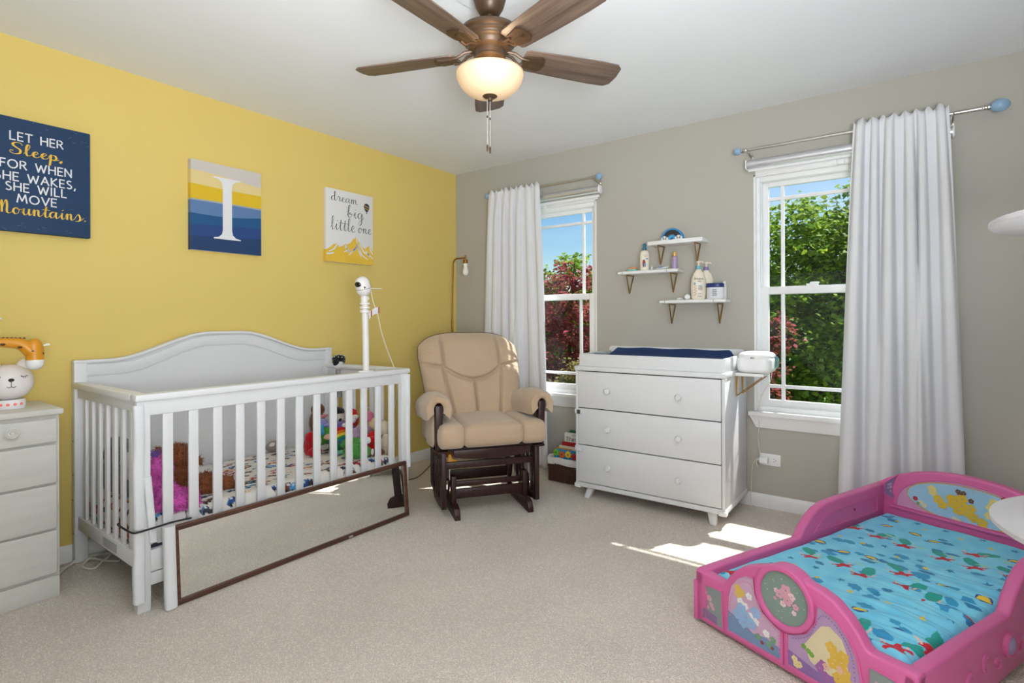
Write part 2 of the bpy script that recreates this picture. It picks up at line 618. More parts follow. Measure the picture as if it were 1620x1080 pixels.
def carpet_mat():
    m = mat('beige_carpet', (238, 226, 212), 0.95, var=0.07, vscale=2.2, spec=0.1, sheen=0.15)
    t = m.node_tree
    p = t.nodes['Principled BSDF']
    tc = t.nodes.new('ShaderNodeTexCoord')
    v = t.nodes.new('ShaderNodeTexVoronoi')
    v.inputs['Scale'].default_value = 150
    n1 = t.nodes.new('ShaderNodeTexNoise')
    n1.inputs['Scale'].default_value = 210
    n1.inputs['Detail'].default_value = 2
    n2 = t.nodes.new('ShaderNodeTexNoise')
    n2.inputs['Scale'].default_value = 70
    n2.inputs['Detail'].default_value = 5
    for n in (v, n1, n2):
        t.links.new(tc.outputs['Object'], n.inputs['Vector'])
    a = t.nodes.new('ShaderNodeMath'); a.operation = 'MULTIPLY'; a.inputs[1].default_value = -0.9
    t.links.new(v.outputs['Distance'], a.inputs[0])
    b = t.nodes.new('ShaderNodeMath'); b.operation = 'ADD'
    t.links.new(a.outputs[0], b.inputs[0]); t.links.new(n1.outputs['Fac'], b.inputs[1])
    c = t.nodes.new('ShaderNodeMath'); c.operation = 'MULTIPLY_ADD'; c.inputs[1].default_value = 0.5
    t.links.new(n2.outputs['Fac'], c.inputs[0]); t.links.new(b.outputs[0], c.inputs[2])
    bp = t.nodes.new('ShaderNodeBump')
    bp.inputs['Strength'].default_value = 0.85
    bp.inputs['Distance'].default_value = 0.008
    t.links.new(c.outputs[0], bp.inputs['Height'])
    t.links.new(bp.outputs['Normal'], p.inputs['Normal'])
    # tufts: light tips and darker gaps between them
    mr = t.nodes.new('ShaderNodeMapRange')
    mr.inputs['From Min'].default_value = 0.25
    mr.inputs['From Max'].default_value = 1.0
    mr.inputs['To Min'].default_value = 0.84
    mr.inputs['To Max'].default_value = 1.36
    t.links.new(c.outputs[0], mr.inputs['Value'])
    hs = t.nodes.new('ShaderNodeHueSaturation')
    old = p.inputs['Base Color'].links[0].from_socket
    t.links.new(old, hs.inputs['Color'])
    t.links.new(mr.outputs['Result'], hs.inputs['Value'])
    t.links.new(hs.outputs['Color'], p.inputs['Base Color'])
    return m


def glass_mat():
    m = bpy.data.materials.new('window_glass')
    m.use_nodes = True
    t = m.node_tree
    t.nodes.clear()
    o = t.nodes.new('ShaderNodeOutputMaterial')
    tr = t.nodes.new('ShaderNodeBsdfTransparent')
    tr.inputs['Color'].default_value = (0.96, 0.98, 0.97, 1)
    gl = t.nodes.new('ShaderNodeBsdfGlossy')
    gl.inputs['Roughness'].default_value = 0.02
    fc = t.nodes.new('ShaderNodeLayerWeight')
    fc.inputs['Blend'].default_value = 0.5
    pw_ = t.nodes.new('ShaderNodeMath')
    pw_.operation = 'POWER'
    pw_.inputs[1].default_value = 4.0
    t.links.new(fc.outputs['Facing'], pw_.inputs[0])
    lw = t.nodes.new('ShaderNodeMath')
    lw.operation = 'MULTIPLY_ADD'
    lw.inputs[1].default_value = 0.45
    lw.inputs[2].default_value = 0.010
    t.links.new(pw_.outputs[0], lw.inputs[0])
    mx = t.nodes.new('ShaderNodeMixShader')
    t.links.new(lw.outputs[0], mx.inputs['Fac'])
    t.links.new(tr.outputs['BSDF'], mx.inputs[1])
    t.links.new(gl.outputs['BSDF'], mx.inputs[2])
    t.links.new(mx.outputs['Shader'], o.inputs['Surface'])
    return m


M_carpet = carpet_mat()
M_glass = glass_mat()

# ================================================================== room shell
RX, RY, RH = 4.25, -3.95, 2.44
W1 = (0.468, 1.394)
W2 = (2.475, 3.401)
WZ0, WZ1 = 0.585, 2.035
T = 0.10
S = 'structure'
tag(G().box(-0.15, RX + 0.15, RY - 0.15, T, -0.12, 0.0).make('floor', M_carpet, smooth=False), 'beige cut-pile carpet over the whole floor', kind=S)
tag(G().box(-0.15, RX + 0.15, RY - 0.15, T, RH, RH + 0.1).make('ceiling', M_ceil, smooth=False), 'smooth white painted ceiling', kind=S)
tag(G().box(-0.15, 0.0, RY - 0.15, 0.0, 0, RH).make('wall_left', M_yel, smooth=False), 'yellow painted accent wall behind the crib', kind=S)
g = G()
for x0, x1 in ((-0.15, W1[0]), (W1[1], W2[0]), (W2[1], RX + 0.15)):
    g.box(x0, x1, 0, T, 0, RH)
for a, b in (W1, W2):
    g.box(a, b, 0, T, 0, WZ0 - 0.03)
    g.box(a, b, 0, T, WZ1, RH)
tag(g.make('wall_back', M_grey, smooth=False), 'grey painted wall with two windows', kind=S)
tag(G().box(RX, RX + 0.15, RY, 0, 0, RH).make('wall_right', M_grey, smooth=False), 'grey painted wall at the right of the room', kind=S)
tag(G().box(-0.15, RX + 0.15, RY - 0.15, RY, 0, RH).make('wall_front', M_grey, smooth=False), 'grey painted wall behind the viewpoint', kind=S)


def baseboard(name, p0, p1, nrm, label):
    prof = [(0, 0), (0.014, 0), (0.014, 0.058), (0.011, 0.066), (0.009, 0.072), (0.005, 0.080), (0, 0.080)]
    d = Vector(p1) - Vector(p0)
    L = d.length
    d.normalize()
    nr = Vector(nrm)
    g = G().prism(prof, 0, L, lambda u, v, w: Vector(p0) + d * w + nr * u + Vector((0, 0, v)))
    tag(g.make(name, M_trim, ang=25), label, kind=S)


baseboard('baseboard_left', (0, RY, 0), (0, 0, 0), (1, 0, 0), 'white baseboard along the yellow wall')
baseboard('baseboard_back', (0, 0, 0), (RX, 0, 0), (0, -1, 0), 'white baseboard along the grey window wall')
baseboard('baseboard_right', (RX, RY, 0), (RX, 0, 0), (-1, 0, 0), 'white baseboard along the right grey wall')


# ------------------------------------------------------------------ windows
def window(name, x0, x1, label):
    root = thing(name, ((x0 + x1) / 2, 0, WZ0), 0, label, None, None, S)
    z0, z1 = WZ0, WZ1
    # painted jamb lining the opening, standing a little proud of the wall
    g = G()
    g.box(x0, x0 + 0.012, -0.006, T, z0, z1).box(x1 - 0.012, x1, -0.006, T, z0, z1).box(x0, x1, -0.006, T, z1 - 0.012, z1)
    g.make('jamb', M_trim, root, bevel=0.002)
    a, b = x0 + 0.012, x1 - 0.012
    g = G()
    fy0, fy1 = 0.018, 0.098
    g.box(a, a + 0.020, fy0, fy1, z0, z1 - 0.012).box(b - 0.020, b, fy0, fy1, z0, z1 - 0.012)
    g.box(a + 0.020, b - 0.020, fy0, fy1, z1 - 0.042, z1 - 0.012).box(a + 0.020, b - 0.020, fy0 - 0.005, fy1, z0 - 0.005, z0 + 0.03)
    g.box(a + 0.020, a + 0.026, 0.04, 0.062, z0 + 0.03, z1 - 0.042).box(b - 0.026, b - 0.020, 0.04, 0.062, z0 + 0.03, z1 - 0.042)
    g.make('frame', M_vinyl, root, bevel=0.002)
    zm = 1.322

    def sash(nm, sx0, sx1, sz0, sz1, sy, st, rb, rt, bars_h):
        g = G()
        g.box(sx0, sx0 + st, sy, sy + 0.03, sz0, sz1).box(sx1 - st, sx1, sy, sy + 0.03, sz0, sz1)
        g.box(sx0 + st, sx1 - st, sy, sy + 0.03, sz0, sz0 + rb).box(sx0 + st, sx1 - st, sy, sy + 0.03, sz1 - rt, sz1)
        sh = g.make(nm, M_vinyl, root, bevel=0.003)
        ga, gb, gc, gd = sx0 + st, sx1 - st, sz0 + rb, sz1 - rt
        G().box(ga - 0.004, gb + 0.004, sy + 0.013, sy + 0.017, gc - 0.004, gd + 0.004).make('pane', M_glass, sh, smooth=False)
        for xx in (ga + 0.078, gb - 0.078):
            G().box(xx - 0.010, xx + 0.010, sy + 0.006, sy + 0.024, gc, gd).make('muntin', M_vinyl, sh, bevel=0.002)
        zz = bars_h(gc, gd)
        G().box(ga, gb, sy + 0.0065, sy + 0.0235, zz - 0.010, zz + 0.010).make('muntin', M_vinyl, sh, bevel=0.002)
        return sh

    sash('sash_upper', a + 0.020, b - 0.020, zm - 0.022, z1 - 0.042, 0.064, 0.040, 0.044, 0.030, lambda c, d: d - 0.075)
    lo = sash('sash_lower', a + 0.008, b - 0.008, z0 + 0.026, zm + 0.024, 0.028, 0.058, 0.045, 0.045, lambda c, d: c + 0.082)
    lx = (x0 + x1) / 2 - 0.15
    G().box(lx - 0.03, lx + 0.03, 0.031, 0.053, zm + 0.024, zm + 0.036).rbox((lx + 0.012, 0.038, zm + 0.04), (0.05, 0.014, 0.012), 0.005, 4).make('sash_lock', M_vinyl, lo)
    # stool and moulded apron
    g = G().box(x0 - 0.028, x1 + 0.028, -0.045, 0.022, z0 - 0.028, z0)
    g.make('stool', M_trim, root, bevel=0.006)
    prof = [(0, -0.10), (0.010, -0.10), (0.013, -0.088), (0.018, -0.078), (0.020, -0.062), (0.028, -0.045), (0.034, -0.028), (0, -0.028)]
    xa, xb = x0 - 0.022, x1 + 0.022

    def ap(u, v, w):
        sl = (v + 0.028) * -0.45
        return (xa + sl if w == 0 else xb - sl, -u, z0 + v)
    G().prism(prof, 0, 1, ap).make('apron', M_trim, root, ang=25)
    return root


window('window_1', W1[0], W1[1], 'white double-hung window beside the glider chair')
window('window_2', W2[0], W2[1], 'white double-hung window right of the white dresser')

# ================================================================== outdoors
M_lawn = mat('lawn', (96, 122, 58), 0.95, var=0.15, vscale=1.5, bump=0.4, bscale=60)
tag(G().box(-40, 40, 0.6, 60, -3.2, -3.0).make('lawn', M_lawn, smooth=False), 'green lawn below the windows', kind=S)
M_bark = mat('bark', (88, 72, 58), 0.9, var=0.15, vscale=8, bump=0.6, bscale=30)


def leaf_mat(name, col, isl=0.45):
    m = mat(name, col, 0.6, var=0.1, vscale=0.8, island=isl, spec=0.1)
    t = m.node_tree
    p = t.nodes['Principled BSDF']
    tr = t.nodes.new('ShaderNodeBsdfTranslucent')
    hs = p.inputs['Base Color'].links[0].from_socket
    t.links.new(hs, tr.inputs['Color'])
    mx = t.nodes.new('ShaderNodeMixShader')
    mx.inputs['Fac'].default_value = 0.38
    t.links.new(p.outputs['BSDF'], mx.inputs[1])
    t.links.new(tr.outputs['BSDF'], mx.inputs[2])
    t.links.new(mx.outputs['Shader'], t.nodes['Material Output'].inputs['Surface'])
    return m


M_leafg = leaf_mat('maple_leaf_green', (128, 158, 52))
M_leafr = leaf_mat('plum_leaf_red', (164, 84, 78))
M_leafy = leaf_mat('leaf_olive', (150, 140, 84))
M_leafd = leaf_mat('leaf_deep_green', (92, 128, 48))


def tree(name, base, blobs, nleaf, lsize, m, label, seed, trunk_h, group=None):
    """blobs: list of (x,y,z,r) leaf clouds relative to the base"""
    root = thing(name, base, 0, label, 'tree', group)
    r = np.random.RandomState(seed)
    g = G()
    g.tube([(0, 0, 0), (0.04, 0.02, trunk_h * 0.5), (0.0, 0.0, trunk_h)], [0.16, 0.13, 0.10], 8)
    g.make('trunk', M_bark, root, local=True)
    g = G()
    for (x, y, z, rr) in blobs:
        mid = (x * 0.45 + r.uniform(-.1, .1), y * 0.45, trunk_h + (z - trunk_h) * 0.45)
        g.tube([(0, 0, trunk_h * 0.9), mid, (x, y, z)], [0.07, 0.04, 0.015], 6)
        for q in range(5):
            e = r.normal(size=3)
            e = e / np.linalg.norm(e) * rr * 0.8
            g.tube([(x * 0.8 + mid[0] * 0.2, y * 0.8 + mid[1] * 0.2, z * 0.8 + mid[2] * 0.2), (x + e[0] * .5, y + e[1] * .5, z + e[2] * .5 + .05), (x + e[0], y + e[1], z + e[2])], [0.02, 0.013, 0.005], 4)
    g.make('branches', M_bark, root, local=True, recalc=False)
    # leaves gather in small sprays inside each cloud
    wts = np.array([b[3] ** 2 for b in blobs])
    wts = wts / wts.sum()
    P = []
    for (x, y, z, rr), w in zip(blobs, wts):
        n = int(nleaf * w)
        ns = max(6, n // 22)
        d = r.normal(size=(ns, 3))
        d /= np.linalg.norm(d, axis=1)[:, None]
        c = d * (rr * (0.35 + 0.65 * r.rand(ns, 1) ** 0.5)) * np.array([1, 1, 0.85]) + np.array([x, y, z])
        k = r.randint(0, ns, n)
        P.append(c[k] + r.normal(size=(n, 3)) * np.array([0.13, 0.13, 0.07]) * (lsize / 0.1))
    P = np.concatenate(P)
    n = len(P)
    a = r.normal(size=(n, 3)); a[:, 2] = a[:, 2] * 0.45 - 0.25
    a /= np.linalg.norm(a, axis=1)[:, None]
    b = np.cross(a, r.normal(size=(n, 3)) * 0.5 + np.array([0, 0, 1.0]))
    b /= np.linalg.norm(b, axis=1)[:, None]
    c = np.cross(a, b)
    s = (lsize * (0.6 + 0.7 * r.rand(n, 1)))
    V = np.empty((n, 6, 3))
    V[:, 0] = P
    V[:, 1] = P + a * s * 0.35 + b * s * 0.45 + c * s * 0.1
    V[:, 2] = P + a * s * 0.75 + b * s * 0.28 + c * s * 0.05
    V[:, 3] = P + a * s * 1.15
    V[:, 4] = P + a * s * 0.75 - b * s * 0.28 + c * s * 0.05
    V[:, 5] = P + a * s * 0.35 - b * s * 0.45 + c * s * 0.1
    V = V.reshape(-1, 3)
    F = (np.arange(n)[:, None] * 6)
    me = bpy.data.meshes.new('foliage')
    me.vertices.add(n * 6)
    me.vertices.foreach_set('co', V.ravel())
    quads = np.concatenate([F + np.array([[0, 1, 2, 3]]), F + np.array([[0, 3, 4, 5]])], axis=1).reshape(-1)
    me.loops.add(n * 8)
    me.loops.foreach_set('vertex_index', quads)
    me.polygons.add(n * 2)
    me.polygons.foreach_set('loop_start', np.arange(n * 2) * 4)
    me.update(calc_edges=True)
    me.materials.append(m)
    ob = bpy.data.objects.new('foliage', me)
    COL.objects.link(ob)
    ob.parent = root
    ob['kind'] = 'stuff'
    return root


GZ = -3.0
# broad green maple filling the right window
tree('maple_tree', (1.40, 7.1, GZ), [(0, 0, 5.2, 1.25), (-1.0, -.2, 4.3, 1.15), (1.05, .1, 5.1, 1.25), (0.2, -.9, 4.0, 1.2), (-.7, -.5, 3.0, 1.1), (.9, -.7, 3.2, 1.2),
     (0.1, -.8, 2.4, 1.1), (-.9, .2, 2.0, 1.0), (1.6, .3, 4.2, 1.2), (1.1, .2, 2.2, 1.0), (0.4, .8, 5.6, .8), (1.5, 0.6, 6.0, .85)],
     36000, 0.086, M_leafg, 'broad green maple filling the right-hand window view', 3, 2.4)
tree('plum_tree', (1.76, 3.9, GZ), [(0.08, 0, 4.0, .22), (-.05, .05, 3.62, .26), (.02, -.05, 3.2, .22), (-.25, 0, 3.3, .3), (-.2, .1, 2.7, .3)],
     1900, 0.05, M_leafr, 'small red-leaved tree peeking at the left edge of right window', 5, 1.9)
tree('shade_tree', (1.6, 14.0, GZ), [(0, 0, 5.0, 2.0), (-2.2, 0, 4.0, 1.8), (2.2, 0, 5.5, 2.0), (0, -.5, 2.8, 1.8), (2.4, 0, 2.6, 1.9), (-2, 0, 2, 1.6)],
     13000, 0.17, M_leafd, 'dark green tree standing far behind the broad maple', 8, 2.6)
# left window: copper-red tree, green tree behind it, pale shrub
tree('copper_tree', (-2.75, 6.4, GZ), [(0, 0, 4.5, .75), (.75, .1, 4.0, .8), (-.75, 0, 3.9, .8), (.1, -.4, 3.3, .9), (.9, -.2, 3.0, .85), (-.7, -.3, 2.8, .85), (1.55, .2, 3.7, .6),
     (0.25, 0, 5.1, .4), (1.7, .3, 2.6, .8), (.3, -.3, 2.2, .8), (1.75, 0.1, 4.75, .33)],
     14000, 0.075, M_leafr, 'dark copper-red tree outside the left-hand window', 11, 2.0)
tree('lime_tree', (-4.2, 9.2, GZ), [(0.1, 0, 5.0, 1.0), (-.9, 0, 4.3, 1.0), (.9, 0, 4.1, 1.0), (0, -.3, 3.2, 1.1), (1.7, 0, 3.2, 1.0)],
     11000, 0.11, M_leafg, 'light green tree behind the copper-red one', 13, 2.2)
tree('pale_shrub', (-1.80, 4.9, GZ), [(0, 0, 2.7, .5), (.3, 0, 3.15, .38), (-.3, 0, 2.2, .5)],
     3500, 0.06, M_leafy, 'pale olive shrub in front of the copper-red tree', 17, 1.4)
tree('hedge_tree', (-8.6, 14.5, GZ), [(-3, 0, 3.4, 1.9), (0, 0, 3.6, 1.9), (3, 0, 3.6, 1.9), (-1.5, -.5, 2, 1.7), (1.6, -.5, 2, 1.7)],
     9000, 0.17, M_leafd, 'row of dark green foliage far beyond the left window', 19, 1.6)

# neighbour's house: grey gable roof far behind the trees
M_roof = mat('roof_shingle', (112, 106, 108), 0.9, var=0.12, vscale=3, bump=0.5, bscale=25)
M_siding = mat('house_siding', (196, 192, 184), 0.8, var=0.04, stretch=(0.2, 0.2, 30), vscale=1.0)
hs = thing('house', (-7.0, 24, GZ), 0, 'distant house with grey gable roof beyond the trees', 'house')
G().box(-10.5, -2.6, 24, 31, GZ, 1.9).make('wall', M_siding, hs, smooth=False)
G().prism([(-11.1, 1.7), (-2.0, 1.7), (-6.55, 6.3)], 23.4, 31.6, lambda u, v, w: (u + 2.2, w, v - 0.2)).make('roof', M_roof, hs, smooth=False)
for xx in (-9.5, -7.4, -5.3):
    wf = G().box(xx, xx + 0.95, 23.93, 24.0, -0.4, 1.0).make('window', M_trim, hs, smooth=False)
    G().box(xx + 0.06, xx + 0.89, 23.91, 23.94, -0.32, 0.92).make('pane', M_black, wf, smooth=False)
hs.location.x -= 4.5
MW[hs.name] = Matrix.Translation(hs.location)

# ================================================================== wall canvases
M_navy = mat('navy_canvas', (26, 58, 94), 0.7, var=0.06, vscale=30, bump=0.15, bscale=900)
M_inkw = mat('print_white', (226, 226, 228), 0.7, var=0.02)
M_inky = mat('print_gold', (232, 190, 62), 0.7, var=0.04)
M_inkn = mat('print_navy', (48, 56, 72), 0.7, var=0.02)
M_canv = mat('white_canvas', (228, 226, 224), 0.75, var=0.015, bump=0.2, bscale=900)
CT = 0.035


def on_left(u, v, w):      # picture plane on the yellow wall
    return (CT + w, u, v)


def word_spans(s, x0, x1, gap=.2):
    tot = sum(CAPS[c][0] + gap for c in s) - gap
    k = (x1 - x0) / tot
    out, x, cur, start = [], x0, '', x0
    for c in s + ' ':
        if c == ' ':
            if cur:
                out.append((cur, start, x - gap * k))
            cur = ''
        else:
            if not cur:
                start = x
            cur += c
        x += (CAPS[c][0] + gap) * k
    return out


cv = thing('canvas_sign', (0.0, -2.872, 1.556), 0, 'navy canvas with white and gold lettering about sleep and mountains', 'wall art', 'canvases on the yellow wall')
G().box(0.001, CT, -3.070, -2.674, 1.556, 2.066).make('panel', M_navy, cv, bevel=0.004)
g = G()
for s, a, b, z, h in (('LET HER', -2.967, -2.779, 1.965, .036), ('FOR WHEN', -3.000, -2.746, 1.838, .036), ('SHE WAKES,', -3.018, -2.731, 1.783, .036),
                      ('SHE WILL', -2.982, -2.767, 1.738, .036), ('MOVE', -2.944, -2.804, 1.688, .036)):
    for wd_, wa, wb in word_spans(s, a, b):
        g = G()
        caps_text(g, wd_, wa, wb, z, h, on_left, 0.0008, 0.15)
        g.make('word', M_inkw, cv, smooth=False, recalc=False)
g = G()
script_text(g, 'Sleep,', -2.970, -2.780, 1.903, on_left, 0.0008, 0.22, 0.06, 0.62)
tag(g.make('script_word', M_inky, cv, smooth=False, recalc=False), 'gold cursive word')
g = G()
script_text(g, 'Mountains.', -3.012, -2.694, 1.634, on_left, 0.0008, 0.22, 0.06, 0.86)
tag(g.make('script_word', M_inky, cv, smooth=False, recalc=False), 'gold cursive word')
g = G()
for i in range(26):
    u, v = rnd.uniform(-3.05, -2.68), rnd.choice([rnd.uniform(2.0, 2.06), rnd.uniform(1.56, 1.6), rnd.uniform(1.56, 2.06)])
    l = rnd.uniform(.004, .02)
    a = rnd.uniform(-1, 1)
    g.ribbon([(u, v), (u + l * math.cos(a), v + l * math.sin(a))], 0.0012, on_left, 0.0004)
tag(g.make('scuff_marks', mat('scuff', (110, 128, 150), 0.8), cv, smooth=False, recalc=False), None, kind='stuff')

cv = thing('canvas_letter', (0.0, -2.014, 1.55), 0, 'canvas with large white letter I over yellow and blue bands', 'wall art', 'canvases on the yellow wall')
y0, y1 = -2.217, -1.812
G().box(0.001, CT, y0, y1, 1.550, 2.057).make('panel', M_canv, cv, bevel=0.004)
lv = [[2.057, 2.057], [2.000, 1.962], [1.923, 1.917], [1.838, 1.838], [1.829, 1.829], [1.757, 1.781], [1.690, 1.711], [1.629, 1.652], [1.5505, 1.5505]]
mids = [0, .008, -.004, 0.002, .002, -.012, .006, -.002, 0]
cols = [(206, 198, 190), (226, 204, 142), (222, 184, 32), (160, 170, 172), (92, 124, 170), (20, 82, 132), (32, 66, 126), (24, 58, 102)]
for i, c in enumerate(cols):
    top = [(y0 + (y1 - y0) * k / 12, lv[i][0] + (lv[i][1] - lv[i][0]) * k / 12 + mids[i] * math.sin(PI * k / 12)) for k in range(13)]
    bot = [(y0 + (y1 - y0) * k / 12, lv[i + 1][0] + (lv[i + 1][1] - lv[i + 1][0]) * k / 12 + mids[i + 1] * math.sin(PI * k / 12)) for k in range(13)]
    g = G()
    g.add([on_left(u, v, 0.0006) for u, v in top] + [on_left(u, v, 0.0006) for u, v in bot], [[k, k + 1, 13 + k + 1, 13 + k] for k in range(12)])
    # the print wraps round the left edge of the stretcher
    zt, zb = top[0][1], bot[0][1]
    g.add([(0.002, y0 - 0.0006, zt), (CT + .0006, y0 - 0.0006, zt), (CT + .0006, y0 - 0.0006, zb), (0.002, y0 - 0.0006, zb)], [[0, 1, 2, 3]])
    g.make('colour_band', mat('band_%d' % i, c, 0.7, var=0.03, bump=0.15, bscale=900), cv, smooth=False, recalc=False)
cI = (-2.093 - 1.940) / 2
L = [(-.078, 0), (-.078, .006), (-.05, .012), (-.032, .028), (-.0265, .055), (-.0265, .303), (-.032, .330), (-.05, .346), (-.078, .352), (-.078, .358)]
pts = L + [(-a, b) for a, b in L[::-1]]
G().poly([(cI + a, 1.626 + b) for a, b in pts], on_left, 0.0012).make('letter', M_inkw, cv, smooth=False, recalc=False)

cv = thing('canvas_dream', (0.0, -1.15, 1.558), 0, 'white canvas with cursive lettering, hot-air balloon and gold mountains', 'wall art', 'canvases on the yellow wall')
y0, y1, zb, zt = -1.351, -0.950, 1.558, 2.067
G().box(0.001, CT, y0, y1, zb, zt).make('panel', M_canv, cv, bevel=0.004)
g = G()
script_text(g, 'dream', -1.312, -1.085, 1.985, on_left, 0.0008, 0.14, 0.045, 0.74)
g.make('script_word', M_inkn, cv, smooth=False, recalc=False)
g = G()
script_text(g, 'big', -1.180, -1.035, 1.885, on_left, 0.0008, 0.13, 0.045, 0.78)
g.make('script_word', M_inkn, cv, smooth=False, recalc=False)
g = G()
script_text(g, 'little', -1.316, -1.112, 1.782, on_left, 0.0008, 0.13, 0.05, 0.95)
g.make('script_word', M_inkn, cv, smooth=False, recalc=False)
g = G()
script_text(g, 'one', -1.086, -0.966, 1.785, on_left, 0.0008, 0.14, 0.06, 0.85)
g.make('script_word', M_inkn, cv, smooth=False, recalc=False)
g = G()
ridge = [(y0, 1.640), (-1.33, 1.652), (-1.29, 1.683), (-1.275, 1.684), (-1.262, 1.700), (-1.250, 1.684), (-1.236, 1.668), (-1.21, 1.682), (-1.191, 1.697), (-1.180, 1.690),
         (-1.15, 1.705), (-1.128, 1.735), (-1.115, 1.738), (-1.104, 1.752), (-1.085, 1.725), (-1.065, 1.705), (-1.045, 1.682), (-1.02, 1.672), (-1.005, 1.690), (-.985, 1.698), (-.972, 1.686), (-.96, 1.67), (y1, 1.655)]
g = G().poly(ridge + [(y1, zb + .0005), (y0, zb + .0005)], on_left, 0.0006)
g.add([(0.002, y0 - .0006, 1.640), (CT, y0 - .0006, 1.640), (CT, y0 - .0006, zb), (0.002, y0 - .0006, zb)], [[0, 1, 2, 3]])
g.make('mountain_print', M_inky, cv, smooth=False, recalc=False)
g = G()
for st in ([(-1.262, 1.697), (-1.268, 1.678), (-1.28, 1.662), (-1.29, 1.648), (-1.33, 1.628)], [(-1.258, 1.692), (-1.25, 1.675), (-1.243, 1.668)],
           [(-1.188, 1.692), (-1.184, 1.668), (-1.16, 1.640), (-1.18, 1.646), (-1.207, 1.636)], [(-1.191, 1.690), (-1.196, 1.672), (-1.175, 1.656)],
           [(-1.102, 1.746), (-1.096, 1.715), (-1.085, 1.690), (-1.07, 1.655), (-1.05, 1.625), (-1.0, 1.597)], [(-1.093, 1.705), (-1.10, 1.675), (-1.135, 1.645), (-1.165, 1.618)],
           [(-1.088, 1.690), (-1.078, 1.650), (-1.06, 1.612)], [(-1.075, 1.705), (-1.05, 1.672), (-1.03, 1.645), (-.99, 1.635), (-.955, 1.605)],
           [(-1.095, 1.690), (-1.12, 1.660), (-1.14, 1.652)], [(-.983, 1.690), (-.975, 1.668), (-.955, 1.640)], [(-1.02, 1.66), (-1.0, 1.64), (-.98, 1.615)], [(y0, 1.613), (-1.33, 1.612), (-1.29, 1.622)]):
    p = cr(st, 4)
    n = len(p)
    g.ribbon(p, [0.002 + 0.009 * math.sin(PI * (0.12 + 0.8 * i / n)) for i in range(n)], on_left, 0.0012)
g.make('snow_lines', M_inkw, cv, smooth=False, recalc=False)
bal = thing_part = G()
bc = (-1.009, 1.978)
out = arc(bc[0], bc[1] + .004, .026, -25, 205, 18) + [(bc[0] - .008, bc[1] - .032), (bc[0] + .008, bc[1] - .032)]
bal.poly(out, on_left, 0.0010)
bal.poly([(bc[0] - .007, bc[1] - .036), (bc[0] + .006, bc[1] - .036), (bc[0] + .004, bc[1] - .044), (bc[0] - .005, bc[1] - .044)], on_left, 0.0010)
bo = bal.make('balloon_print', M_inkn, cv, smooth=False, recalc=False)
g = G()
for dz in (.008, -.010):
    g.ribbon([(bc[0] - .024, bc[1] + dz + .006), (bc[0] + .024, bc[1] + dz - .008)], .004, on_left, 0.0014)
g.make('stripe', M_inky, bo, smooth=False, recalc=False)

# ================================================================== curtain rods, shades, curtains
M_blueg = mat('blue_glass', (164, 200, 232), 0.08, var=0.1, vscale=30, trans=0.3, spec=0.6)
M_cloth = mat('white_curtain', (226, 226, 229), 0.85, var=0.015, vscale=8, bump=0.08, bscale=900, sheen=0.1)
M_tube = mat('shade_tube', (214, 215, 218), 0.26, 0.7, var=0.01)


def rod(name, xa, xb, z, ra, rb, brk, label):
    root = thing(name, ((xa + xb) / 2, 0, z), 0, label, 'curtain rod', 'curtain rods')
    yr = -0.09
    mid = (xa + xb) / 2
    g = G().tube([(xa + .03, yr, z), (mid, yr, z)], 0.0080, 10).tube([(mid - .02, yr, z), (xb - .03, yr, z)], 0.0095, 10)
    g.make('rod', M_nickel, root)
    for x, r, s, el in ((xa, ra, -1, 1.0), (xb, rb, 1, 1.0 if rb < .03 else 1.25)):
        g = G()
        g.lathe([(.011, 0), (.013, .004), (.013, .008), (.009, .011), (.009, .018), (.014, .022), (.014, .030), (.008, .034)], 14,
                Matrix.Translation((x - s * (r * el + .03), yr, z)) @ Matrix.Rotation(s * PI / 2, 4, 'Y'))
        g.make('collar', M_nickel, root)
        G().ell((x, yr, z), (r * el, r, r), 20, 14).make('finial', M_blueg, root)
    for x in brk:
        g = G().box(x - .009, x + .009, -0.004, 0, z - .045, z + .012)
        g.tube([(x, -.002, z - .026), (x, -.06, z - .024), (x, yr, z - .014)], 0.005, 8)
        g.tube([(x, yr + .013, z), (x, yr + .009, z - .010), (x, yr, z - .0135), (x, yr - .009, z - .010), (x, yr - .013, z)], .0035, 6)
        g.make('bracket', M_nickel, root)
    return root


rod('curtain_rod', 0.432, 1.462, 2.174, .021, .024, (0.50, 1.425), 'metal curtain rod with blue glass balls over the left window')
rod('curtain_rod', 2.405, 3.605, 2.172, .022, .030, (2.468, 3.43), 'metal curtain rod with blue glass finials over the right window')


def shade(name, xa, xb, z, label, drop):
    root = thing(name, ((xa + xb) / 2, 0, z), 0, label, 'roller shade', 'rolled-up window shades')
    yc = -0.045
    G().tube([(xa + .008, yc - .004, z), (xb - .008, yc - .004, z)], 0.027, 24).make('roll', M_tube, root)
    for x in (xa, xb - .010):
        G().rbox((x + .005, yc, z), (.012, .058, .060), .012, 6).make('end_cap', M_vinyl, root)
    G().rbox(((xa + xb) / 2 - .004, yc + 0.012, z - drop), (xb - xa - .03, .012, .022), .005, 6).make('hem_bar', M_vinyl, root)
    G().box(xa + .02, xb - .02, yc + .011, yc + .0125, z - drop, z).make('fabric', M_tube, root, smooth=False)
    mx = (xa + xb) / 2
    G().box(mx - .018, mx + .018, -.02, -.004, z - drop - .04, z - drop - .005).make('hold_down', M_vinyl, root, bevel=.003)
    G().box(xa + .045, xb - .045, -.010, -.001, z - .062, z + .02).make('back_rail', M_vinyl, root, bevel=.003)


shade('roller_shade', 0.435, 1.452, 2.094, 'white roller shade rolled up above the left window', .045)
shade('roller_shade', 2.441, 3.436, 2.092, 'white roller shade rolled up above the right window', .030)


